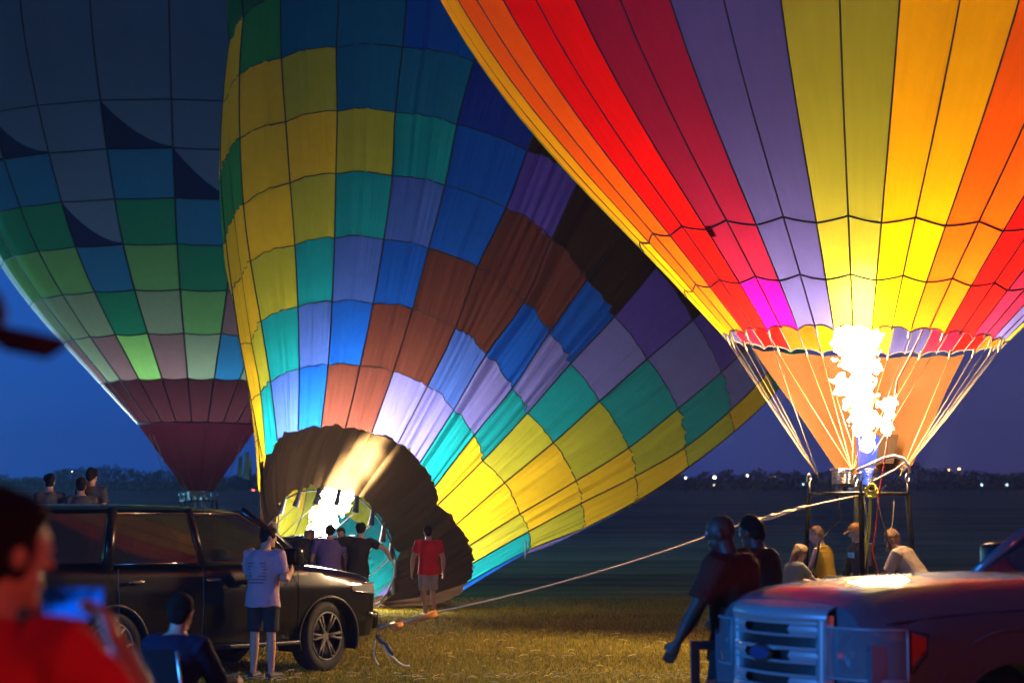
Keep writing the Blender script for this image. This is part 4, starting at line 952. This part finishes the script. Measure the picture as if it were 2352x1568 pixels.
# someone low in a folding chair between the photographer and the car
fc = thing('folding_chair', 'dark folding camp chair in front of the black car', 'chair', gx(400, 13.2), math.radians(-24))
for sx in (-1, 1):
    MB().tube([(sx*.27, -.25, 0), (sx*.25, .28, .45), (sx*.25, .30, .5)], .012, 8).build('leg', STEEL, fc, True); MB().tube([(sx*.27, .28, 0), (sx*.26, -.22, .46), (sx*.26, -.34, .95)], .012, 8).build('leg', STEEL, fc, True)
    MB().box((sx*.28, .02, .64), (.05, .48, .03), None, .01).build('armrest', BLACK, fc)
CHC = cloth('black_canvas', (.012, .012, .016))
MB().grid([[(-.25+.5*i/6, .27-.5*j/6, .45-.05*math.sin(math.pi*i/6)) for i in range(7)] for j in range(7)]).build('seat', CHC, fc, True)
MB().grid([[(-.26+.52*i/6, -.22-.12*j/6-.05*math.sin(math.pi*i/6), .46+.5*j/6) for i in range(7)] for j in range(7)]).build('backrest', CHC, fc, True)
g0 = gx(400, 13.2)
person('person in navy shirt sitting low in the folding chair, mostly in shadow', (g0[0], g0[1]-.02, 0), -24, 1.74, 1.05, lean=8, z0=.52, legR=((.15, 1, -.05), (.02, .1, -1)), legL=((-.15, 1, -.05), (-.02, .1, -1)), armR=((.25, .4, -.8), (-.1, 1, -.1)), armL=((-.25, .4, -.8), (.1, 1, .2)), sleeve=1.9, shirt=cloth('navy_blue_cotton', (.010, .010, .030)), bottom=cloth('black_trousers', (.02, .02, .022)), blen=1.9, hair=HAIRD, vox=.012)
# dark cap waved by a raised hand at the upper left edge
person('person at the far left waving a dark cap overhead, almost wholly outside the picture', (-1.47, 4.02, 0), -40, 1.82, 1.0, side=4, armR=((.35, .10, .75), (.25, .0, 1)), shirt=cloth('black_cotton', (.02, .02, .022)), bottom=cloth('black_trousers', (.02, .02, .022)), blen=1.9, hair=HAIRD, vox=.012)
cpt = thing('cap', 'dark cap held up at the upper left edge with its brim reaching into the picture', 'cap', (-1.13, 4.0, 2.215), math.radians(4))
CPM = cloth('dark_cap_cloth', (.03, .015, .025))
c_ = MB(); c_.ball((0, 0, .0), (.11, .095, .085), 18, 10); me = remesh(c_, .012, 'crown', 2); me.materials.append(CPM); link('crown', me, cpt)
G = [[(.085+.145*t*(1-.35*abs(v)**2), .085*v*(1-.25*t), -.02-.03*t-.025*abs(v)**2) for v in np.linspace(-1, 1, 11)] for t in np.linspace(0, 1, 7)]
G2 = [[(a, b, c-.022+.010*i/6) for a, b, c in r] for i, r in enumerate(G)]
mb = MB(); mb.grid(G); mb.grid(G2[::-1]); mb.grid([G[-1], G2[-1]]); mb.build('brim', CPM, cpt, True)
# ------------------------------------------------------------------ vehicles
def paint(name, rgb, rough=.25, metal=.0, coat=.9):
    return mat(name, rgb, rough, metal, var=.03, scale=30, coat=coat, spec=.5 if coat > .5 else .25)
def shell(stations, arches, step=.05, side_rows=16):
    """half sections [(y, z)...] from centre line to rocker at each station x, mirrored; wheel arches cut out"""
    xs = np.array([s[0] for s in stations]); sec = np.array([s[1] for s in stations], float)
    o = np.argsort(xs); xs = xs[o]; sec = sec[o]
    X = np.arange(xs[0], xs[-1]+1e-6, step); m = sec.shape[1]
    rows = []
    for x in X:
        q = np.array([[np.interp(x, xs, sec[:, j, c]) for c in (0, 1)] for j in range(m)])
        d = np.concatenate([[0], np.cumsum(np.linalg.norm(np.diff(q, axis=0), axis=1))]); t = np.linspace(0, d[-1], side_rows*3)
        rows.append(np.stack([np.interp(t, d, q[:, 0]), np.interp(t, d, q[:, 1])], -1))
    rows = np.array(rows)
    vs = []; fs = []; n, mm = rows.shape[:2]
    for sgn in (-1, 1):
        b = len(vs); inside = np.zeros((n, mm), bool)
        for i in range(n):
            for j in range(mm):
                x, y, z = X[i], rows[i, j, 0]*sgn, rows[i, j, 1]
                if rows[i, j, 0] > .75:
                    for ax, az, r in arches:
                        dx, dz = x-ax, z-az; dd = math.hypot(dx, dz)
                        if dd < r-step*.55: inside[i, j] = True
                        elif dd < r+step*.45: x, z = ax+dx/dd*r, az+dz/dd*r
                vs.append((x, y, z))
        for i in range(n-1):
            for j in range(mm-1):
                if inside[i, j] or inside[i+1, j] or inside[i, j+1] or inside[i+1, j+1]: continue
                f = (b+i*mm+j, b+i*mm+j+1, b+(i+1)*mm+j+1, b+(i+1)*mm+j); fs.append(f if sgn < 0 else f[::-1])
    # end caps
    for i in (0, n-1):
        fs.append(tuple([i*mm+j for j in range(mm)] + [n*mm+i*mm+j for j in range(mm-1, 0, -1)]))
    mb = MB(); mb.add(vs, fs); return mb
def wheel(root, x, y, r, rimr, w, sgn, steer=0, spokes=6, rimm=None):
    e = MB(); R_ = Matrix.Rotation(math.radians(steer), 3, 'Z')
    def P(a, rad, o): return R_ @ V(rad*math.cos(a), sgn*o, rad*math.sin(a)) + V(x, y, r)
    prof = [(rimr, -w), (r-.03, -w), (r-.005, -w*.85), (r, -w*.5), (r, -.05), (r-.008, -.02), (r-.035, 0), (rimr+.01, -.01), (rimr-.005, -.025)]
    N = 36
    vs = [P(2*math.pi*k/N, a, b) for k in range(N) for a, b in prof]; m = len(prof)
    e.add(vs, [(k*m+j, ((k+1) % N)*m+j, ((k+1) % N)*m+j+1, k*m+j+1) for k in range(N) for j in range(m-1)])
    t = e.build('wheel', RUBBER, root, True, angle=50)
    rm = MB(); rm.tube([P(a, rimr-.012, -.02) for a in np.linspace(0, 2*math.pi, 37)], .016, 6)
    rm.build('rim', rimm, t, True)
    for k in range(spokes):
        for dl in (-.13, .13):
            a = 2*math.pi*k/spokes+dl*.6; a2 = 2*math.pi*k/spokes+dl
            sp = MB(); sp.tube([P(a, .05, -.045), P(a2, (rimr+.05)*.5, -.028), P(a2, rimr-.01, -.022)], [.022, .017, .02], 6); sp.build('spoke', rimm, t, True)
    hb = MB(); hb.loft([(P(0, 0, -.06), R_ @ V(1, 0, 0), V(0, 0, 1), .075, .075), (P(0, 0, -.03), R_ @ V(1, 0, 0), V(0, 0, 1), .06, .06)], 16); hb.build('hub', rimm, t, True, angle=40)
    ds = MB(); ds.loft([(P(0, 0, -.12), R_ @ V(1, 0, 0), V(0, 0, 1), rimr, rimr), (P(0, 0, -.10), R_ @ V(1, 0, 0), V(0, 0, 1), rimr, rimr)], 24); ds.build('brake_disc', DARKM, t)
    return t
def arch_parts(root, x, r, az, half, trim):
    for sgn in (-1, 1):
        G = [[(x+(r+.004)*math.cos(a), sgn*(half-.002-d), az+(r+.004)*math.sin(a)) for a in np.linspace(-.35, math.pi+.35, 25)] for d in (0, .12, .38)]
        MB().grid(G).build('wheel_well', BLACK, root)
        MB().tube([(x+r*math.cos(a), sgn*(half+.0), az+r*math.sin(a)) for a in np.linspace(-.3, math.pi+.3, 25)], .018, 6).build('arch_lip', trim, root, True)

# ---- black car
CARP = paint('black_car_paint', (.005, .005, .006), .28, 0, .25); CHR = mat('chrome_trim', (.40, .39, .39), .25, 1.); ALLOY = mat('alloy_rim', (.11, .105, .11), .6, .4)
GLS = glass('tinted_glass', tr=.28); GLF = glass('front_side_glass', tr=.62)
car = thing('black_suv', 'big black sport utility car standing on the grass at left, seen from its right side', 'car', (-2.25, 24.77, 0), math.radians(48))
def sec(w, zt, ws=1.): return [(0, zt+.02), (w*.55, zt+.012), (w*.85, zt-.025), (w*.955, zt-.09), (w, .98), (w*1.0, .80), (w*.988, .55), (w*.94, .38), (w*.6, .33)]
ST = [(-.0, sec(.70, .95)), (-.05, sec(.83, 1.03)), (-.14, sec(.92, 1.09)), (-.30, sec(.98, 1.13)), (-.65, sec(1.01, 1.18)), (-1.0, sec(1.02, 1.22)), (-1.4, sec(1.02, 1.27)), (-2.6, sec(1.02, 1.28)), (-4.6, sec(1.02, 1.30)), (-5.2, sec(.99, 1.30)), (-5.35, sec(.93, 1.28))]
shell(ST, [(-.95, .40, .46), (-4.02, .40, .46)]).build('body', CARP, car, True, angle=35)
for x in (-.95, -4.02): arch_parts(car, x, .46, .40, 1.015, BLACK)
for x, y, sg, stt in ((-.95, -1.0, -1, 10), (-.95, 1.0, 1, 10), (-4.02, -1.0, -1, 0), (-4.02, 1.0, 1, 0)): wheel(car, x, y, .405, .285, .27, sg, stt, 6, ALLOY)
def side(x, z, sgn=-1, off=0): 
    t = (z-1.27)/.60; return V(x, sgn*(.995-.19*t+off), z)
G = []
for x in np.linspace(-5.12, -2.05, 22):
    zt = 1.93-.03*max(0, (x+3.2)/1.15)**2*2 - .02*max(0, (-4.6-x)/.5)
    G.append([(x, y, zt-.065*abs(y/.82)**3) for y in np.linspace(-.82, .82, 15)])
roof = MB().grid(G); roof.grid([[(a, b, c-.05) for a, b, c in r] for r in G][::-1]); rf = roof.build('roof', CARP, car, True)
for sgn in (-1, 1):
    for nm, pts, r in (('pillar', [side(-1.32, 1.25, sgn), side(-1.75, 1.62, sgn), side(-2.12, 1.865, sgn)], .045), ('pillar', [side(-2.82, 1.25, sgn), side(-2.88, 1.87, sgn)], .05), ('pillar', [side(-4.10, 1.25, sgn), side(-3.90, 1.87, sgn)], .06), ('pillar', [side(-5.2, 1.25, sgn), side(-5.05, 1.88, sgn)], .09)):
        MB().tube(pts, r, 8, flat=.7).build(nm, CARP, car, True)
    for nm, qs, g in (('window', [(-1.50, 1.29), (-2.80, 1.29), (-2.86, 1.83), (-2.20, 1.82), (-1.78, 1.60)], GLF), ('window', [(-2.86, 1.29), (-4.05, 1.29), (-3.88, 1.83), (-2.92, 1.83)], GLS), ('window', [(-4.18, 1.31), (-5.10, 1.31), (-5.0, 1.82), (-3.98, 1.83)], GLS)):
        w_ = MB().slab([side(x, z, sgn, .003) for x, z in qs], (0, -sgn*.006, 0)).build(nm, g, car)
        if qs[0][0] > -4.1:
            MB().tube([side(x, z, sgn, .012) for x, z in qs+[qs[0]]], .007, 5).build('window_trim', CHR, w_, True)
    MB().box((-1.62, sgn*1.13, 1.34), (.14, .26, .2), None, .04).build('mirror', CARP, car, True)
    for x in (-2.7, -3.75): MB().box((x, sgn*1.035, 1.10), (.2, .03, .035), None, .01).build('door_handle', CHR, car, True)
    for x in (-1.45, -2.84, -3.98): MB().tube([V(x, sgn*1.022, 1.24), V(x+.02, sgn*1.024, .85), V(x, sgn*1.012, .45)], .006, 4).build('door_gap', BLACK, car)
    MB().box((-2.5, sgn*1.0, .36), (2.1, .18, .05), None, .015).build('running_board', BLACK, car)
    hl = []
    for t in np.linspace(0, 1, 9):
        x = -.10-.48*t; w = np.interp(-x, [0, .05, .14, .30, .65], [.70, .83, .92, .98, 1.01])
        hl.append([(x, sgn*(w*k+.012), z) for z, k in ((.87+.05*t, 1.0), (.94+.03*t, .998), (1.0+.01*t, .985))])
    h_ = MB().grid(hl).build('headlight', glass('headlight_glass', (.3, .3, .3), .25), car, True)
    MB().tube([V(*r[0]) for r in hl], .012, 6).build('headlight_trim', CHR, h_, True); MB().tube([V(*r[2]) for r in hl[:6]], .010, 6).build('headlight_trim', CHR, h_, True)
    MB().tube([(-.03, sgn*.78, .62), (-.12, sgn*.93, .60), (-.30, sgn*1.0, .66)], .02, 6).build('bumper_trim', CHR, car, True)
MB().slab([(-1.33, -.93, 1.275), (-1.33, .93, 1.275), (-2.10, .78, 1.86), (-2.10, -.78, 1.86)], (-.01, 0, -.01)).build('windscreen', GLF, car)
MB().slab([(-5.30, -.90, 1.29), (-5.30, .90, 1.29), (-5.10, .76, 1.86), (-5.10, -.76, 1.86)], (.01, 0, 0)).build('rear_window', GLS, car)
gr = MB().box((.0, 0, .83), (.04, 1.3, .28), None, .015).build('grille', BLACK, car)
for z in (.74, .80, .86, .92): MB().box((.025, 0, z), (.015, 1.2, .02)).build('grille_bar', CHR, gr)
MB().box((.02, 0, .55), (.14, 1.6, .22), None, .05).build('bumper', CARP, car, True)
MB().tube([(.05, -.45, .50), (.12, -.45, .50), (.16, -.45, .56), (.12, -.45, .62), (.05, -.45, .62)], .02, 8).build('tow_hook', STEEL, car, True)
for y in (-.42, .42): MB().box((-2.35, y, .95), (.5, .48, .7), None, .1).build('seat', BLACK, car, True); MB().box((-2.55, y, 1.5), (.12, .28, .2), None, .05).build('headrest', BLACK, car, True)
MB().box((-1.55, 0, 1.2), (.5, 1.7, .12), None, .04).build('dashboard', BLACK, car, True)

# ---- pickup, right foreground
TRP = paint('grey_pickup_paint', (.11, .105, .14), .5, .15); GRL = mat('satin_grille_paint', (.40, .40, .43), .32, .4, var=.04)
trk = thing('pickup_truck', 'grey pickup truck nose in the right foreground with slotted grille and glossy bonnet', 'pickup truck', (1.657, 12.479, 0), math.radians(203))
def tsec(w, zt, f=1.): return [(0, zt), (.40, zt-.006), (.62, zt-.022), (.71, zt-.052), (.79, zt-.105), (w*.91, zt-.195), (w*.97, zt-.28), (w, 1.06), (w*1.005, .90), (w*.985, .70), (w*.95, .50), (w*.7, .46)]
TS = [(-.03, tsec(.90, 1.245)), (-.07, tsec(.935, 1.29)), (-.13, tsec(.96, 1.325)), (-.25, tsec(.985, 1.36)), (-.45, tsec(1.0, 1.39)), (-.9, tsec(1.0, 1.42)), (-1.6, tsec(1.0, 1.44)), (-2.1, tsec(1.0, 1.43)), (-2.4, tsec(1.0, 1.38)), (-3.4, tsec(1.0, 1.36)), (-5.6, tsec(.99, 1.36))]
shell(TS, [(-1.04, .45, .50), (-4.4, .45, .50)], .045).build('body', TRP, trk, True, angle=40)
for x in (-1.04, -4.4):
    arch_parts(trk, x, .50, .45, .995, TRP)
for sgn in (-1, 1):
    for x in (-1.04, -4.4): wheel(trk, x, sgn*.99, .42, .24, .28, sgn, 0, 5, ALLOY)
    for x in (-1.04,):
        MB().tube([(x+.66*math.cos(a), sgn*(1.0 if math.sin(a) < .9 else .995), .47+.66*math.sin(a)) for a in np.linspace(.35, math.pi-.35, 25)], .010, 6).build('fender_crease', TRP, trk, True)
    MB().tube([(-.20, sgn*.892, 1.172), (-.6, sgn*.903, 1.212), (-1.7, sgn*.903, 1.262)], .005, 4).build('bonnet_gap', BLACK, trk)
    # headlight: bent housing, bowl, lens, marker
    path = [(-.015, .565), (-.03, .70), (-.065, .82), (-.12, .915), (-.20, .968), (-.27, .988)]
    def hp(t, z, off=0.):
        c = catmull(np.array(path), t*(len(path)-1)); d = catmull(np.array(path), min(1, t+.02)*(len(path)-1))-catmull(np.array(path), max(0, t-.02)*(len(path)-1)); d = d/np.linalg.norm(d)
        nn_ = np.array([d[1], -d[0]]); nn_ = nn_ if nn_[0] > 0 or nn_[1] > 0 else -nn_
        return V(c[0]+nn_[0]*off, sgn*(c[1]+nn_[1]*off), z)
    hs = MB().grid([[hp(t, z, -.03 if 0 < j < 6 else .012) for j, z in enumerate((.845, .86, .93, 1.0, 1.07, 1.135, 1.15))] for t in np.linspace(0, 1, 13)]).build('headlight', mat('headlight_housing', (.30, .31, .34), .3, .6), trk, False)
    MB().grid([[hp(t, z, .022) for z in np.linspace(.85, 1.145, 6)] for t in np.linspace(.02, .98, 13)]).build('lens', glass('clear_lens', (.20, .21, .25), .45), hs, True)
    MB().tube([hp(t, .85, .026) for t in np.linspace(0, 1, 11)]+[hp(1, z, .026) for z in (.95, 1.05, 1.145)]+[hp(t, 1.145, .026) for t in np.linspace(1, 0, 11)]+[hp(0, z, .026) for z in (1.05, .95, .85)], .007, 6).build('lens_rim', mat('lens_rim_grey', (.34, .34, .38), .4, .2), hs, True)
    bw = MB(); c0 = hp(.28, .995, -.03); ax = (hp(.28, .995, .1)-c0).normalized(); sx_ = V(0, 0, 1).cross(ax)
    bw.loft([(c0-ax*.05, sx_, V(0, 0, 1), .03, .03), (c0-ax*.02, sx_, V(0, 0, 1), .075, .085), (c0+ax*.035, sx_, V(0, 0, 1), .105, .115)], 20, False); bw.build('reflector_bowl', STEEL, hs, True)
    MB().ball(c0+ax*.01, .022, 10, 8).build('bulb', glass('bulb_glass', (.7, .7, .7), .3), hs, True)
    mk = [(-.285, .995), (-.33, 1.003), (-.385, 1.008)]
    MB().grid([[(x, sgn*(y+.012), z) for z in ((.93+.05*i), 1.0, 1.06, 1.13-.015*i)] for i, (x, y) in enumerate(mk)]).build('marker_light', mat('amber_red_marker', (.62, .05, .025), .15, 0, coat=1), trk, True)
    MB().tube([(-.28, sgn*1.008, .90), (-.28, sgn*1.010, 1.14), (-.40, sgn*1.022, 1.115), (-.40, sgn*1.022, 1.0), (-.31, sgn*1.015, .90), (-.28, sgn*1.008, .90)], .010, 5).build('marker_rim', BLACK, trk)
def gx0(y): return .12*(1-(y/.56)**2)
# grille: painted surround, bars with dark slots between, round-cornered
gp = MB().grid([[(gx0(y)-.05, y, z) for y in np.linspace(-.55, .55, 15)] for z in np.linspace(.70, 1.25, 5)]).build('grille', BLACK, trk)
def gbar(z0, z1, y0, y1, x=.0, m=GRL, nm='grille_bar'):
    MB().box((x-.012, (y0+y1)/2, (z0+z1)/2), (.05, y1-y0, z1-z0), None, .010).build(nm, m, gp, True)
def gx_(y): return .12*(1-(y/.56)**2)
zs = [(1.150, 1.175), (1.075, 1.090), (.995, 1.015), (.915, .930), (.835, .852), (.76, .775)]
for z0, z1 in zs:
    G = []
    for y in np.linspace(-.50, .50, 17):
        x = gx_(y); G.append([(x-.03, y, z0), (x+.004, y, z0), (x+.008, y, (z0+z1)/2), (x+.004, y, z1), (x-.03, y, z1)])
    MB().grid(G).build('grille_bar', GRL, gp, True, angle=40)
for z0, z1, ya, yb in ((1.092, 1.148, .26, .50), (.932, .993, .26, .50), (.777, .833, .26, .50), (1.092, 1.148, -.50, -.26), (.932, .993, -.50, -.26), (.777, .833, -.50, -.26)):
    G = [[(gx_(y)-.02, y, z0-.004), (gx_(y), y, (z0+z1)/2), (gx_(y)-.02, y, z1+.004)] for y in np.linspace(ya, yb, 5)]
    MB().grid(G).build('slot_filler', GRL, gp, True)
fr = []
for y, z, r in ((-.50, .74, .05), (.50, .74, .05)): pass
top_ = [[(gx_(y)*1.0+a, y, b) for a, b in ((-.05, 1.165), (.006, 1.168), (.012, 1.20), (-.004, 1.235), (-.05, 1.262), (-.22, 1.285))] for y in np.linspace(-.565, .565, 19)]
MB().grid(top_).build('grille_frame', GRL, gp, True)
for sgn in (-1, 1):
    G = [[(gx_(sgn*.52)+a, sgn*(yy+.02*(z-.98)), z) for a, yy in ((-.06, .455), (.006, .465), (.010, .515), (-.006, .548), (-.06, .562))] for z in np.linspace(.70, 1.21, 9)]
    MB().grid(G).build('grille_frame', GRL, gp, True)
MB().grid([[(gx_(y)+a, y, b) for a, b in ((-.05, .76), (.008, .75), (.008, .71), (-.05, .69))] for y in np.linspace(-.565, .565, 15)]).build('grille_frame', GRL, gp, True)
em = MB(); em.loft([(V(.125, 0, .965), V(0, 1, 0), V(0, 0, 1), .135, .055), (V(.142, 0, .965), V(0, 1, 0), V(0, 0, 1), .125, .048)], 28); e_ = em.build('emblem', CHR, gp, True, angle=40)
MB().loft([(V(.140, 0, .965), V(0, 1, 0), V(0, 0, 1), .112, .040), (V(.146, 0, .965), V(0, 1, 0), V(0, 0, 1), .108, .037)], 28).build('emblem_field', mat('dark_blue_enamel', (.02, .05, .16), .25), e_, True, angle=40)
MB().grid([[(gx0(y*.56)*1.2+a-.02, y, z) for a, z in ((-.12, .72), (.0, .71), (.03, .60), (.0, .47), (-.12, .46))] for y in np.linspace(-.99, .99, 17)]).build('bumper', CHR, trk, True)
# cab and bed
def ts(x, z, sgn=1, off=0): t = (z-1.36)/.58; x = x-.75; return V(x, sgn*(.965-.21*t+off), z)
for sgn in (-1, 1):
    MB().tube([ts(-1.36, 1.33, sgn), ts(-1.75, 1.66, sgn), ts(-2.10, 1.90, sgn)], .05, 8, flat=.7).build('pillar', TRP, trk, True)
    MB().tube([ts(-2.9, 1.33, sgn), ts(-2.9, 1.9, sgn)], .06, 8).build('pillar', TRP, trk, True); MB().tube([ts(-3.6, 1.33, sgn), ts(-3.5, 1.9, sgn)], .09, 8).build('pillar', TRP, trk, True)
    MB().slab([ts(-1.62, 1.37, sgn, .004), ts(-2.84, 1.37, sgn, .004), ts(-2.86, 1.86, sgn, .004), ts(-2.15, 1.86, sgn, .004), ts(-1.8, 1.63, sgn, .004)], (0, -sgn*.006, 0)).build('window', GLS, trk)
    MB().slab([ts(-2.96, 1.37, sgn, .004), ts(-3.52, 1.37, sgn, .004), ts(-3.44, 1.86, sgn, .004), ts(-2.96, 1.86, sgn, .004)], (0, -sgn*.006, 0)).build('window', GLS, trk)
    MB().box((-2.5, sgn*1.16, 1.48), (.14, .24, .26), None, .05).build('mirror', BLACK, trk, True)
MB().slab([(-2.12, -.92, 1.365), (-2.12, .92, 1.365), (-2.85, .76, 1.90), (-2.85, -.76, 1.90)], (-.01, 0, -.01)).build('windscreen', GLS, trk)
MB().tube([(-2.09, .90, 1.342), (-2.02, .4, 1.40), (-2.02, -.4, 1.40), (-2.09, -.90, 1.342)], .02, 6).build('cowl', BLACK, trk)
MB().tube([(-2.10, .50, 1.385), (-2.22, .1, 1.46), (-2.28, -.30, 1.50)], .012, 5).build('wiper', BLACK, trk)
MB().grid([[(x, y, 1.95-.06*abs(y/.76)**3) for y in np.linspace(-.77, .77, 9)] for x in np.linspace(-4.3, -2.83, 7)]).build('roof', TRP, trk, True)
# black square-tube stand behind the walking person
stn = thing('tube_stand', 'black square tube stand on the grass between the walking silhouette and the pickup', 'stand', gx(1640, 13.5), 0)
sq = .062
for x in (-.135, .22):
    MB().box((x, 0, .46), (sq, sq, .92), None, .008).build('upright', BLACK, stn); MB().tube([(x, .0, .42), (x+.12, .0, .14), (x+.26, .0, .03)], .03, 6).build('brace', BLACK, stn, True)
MB().box((.043, 0, .94), (.42, sq, sq), None, .008).build('top_bar', BLACK, stn)

# ------------------------------------------------------------------ night air: one closed box of thin haze
hm, ht, ho = nodes('night_haze'); pv = ht.nodes.new('ShaderNodeVolumePrincipled')
pv.inputs['Color'].default_value = (.75, .80, .95, 1); pv.inputs['Density'].default_value = HAZE
ht.links.new(pv.outputs[0], ho.inputs['Volume'])
hz_ = MB().box((0, 400, 17), (1800, 900, 40)).build('haze', hm); tag(hz_, 'thin night haze over the whole field', kind='stuff')
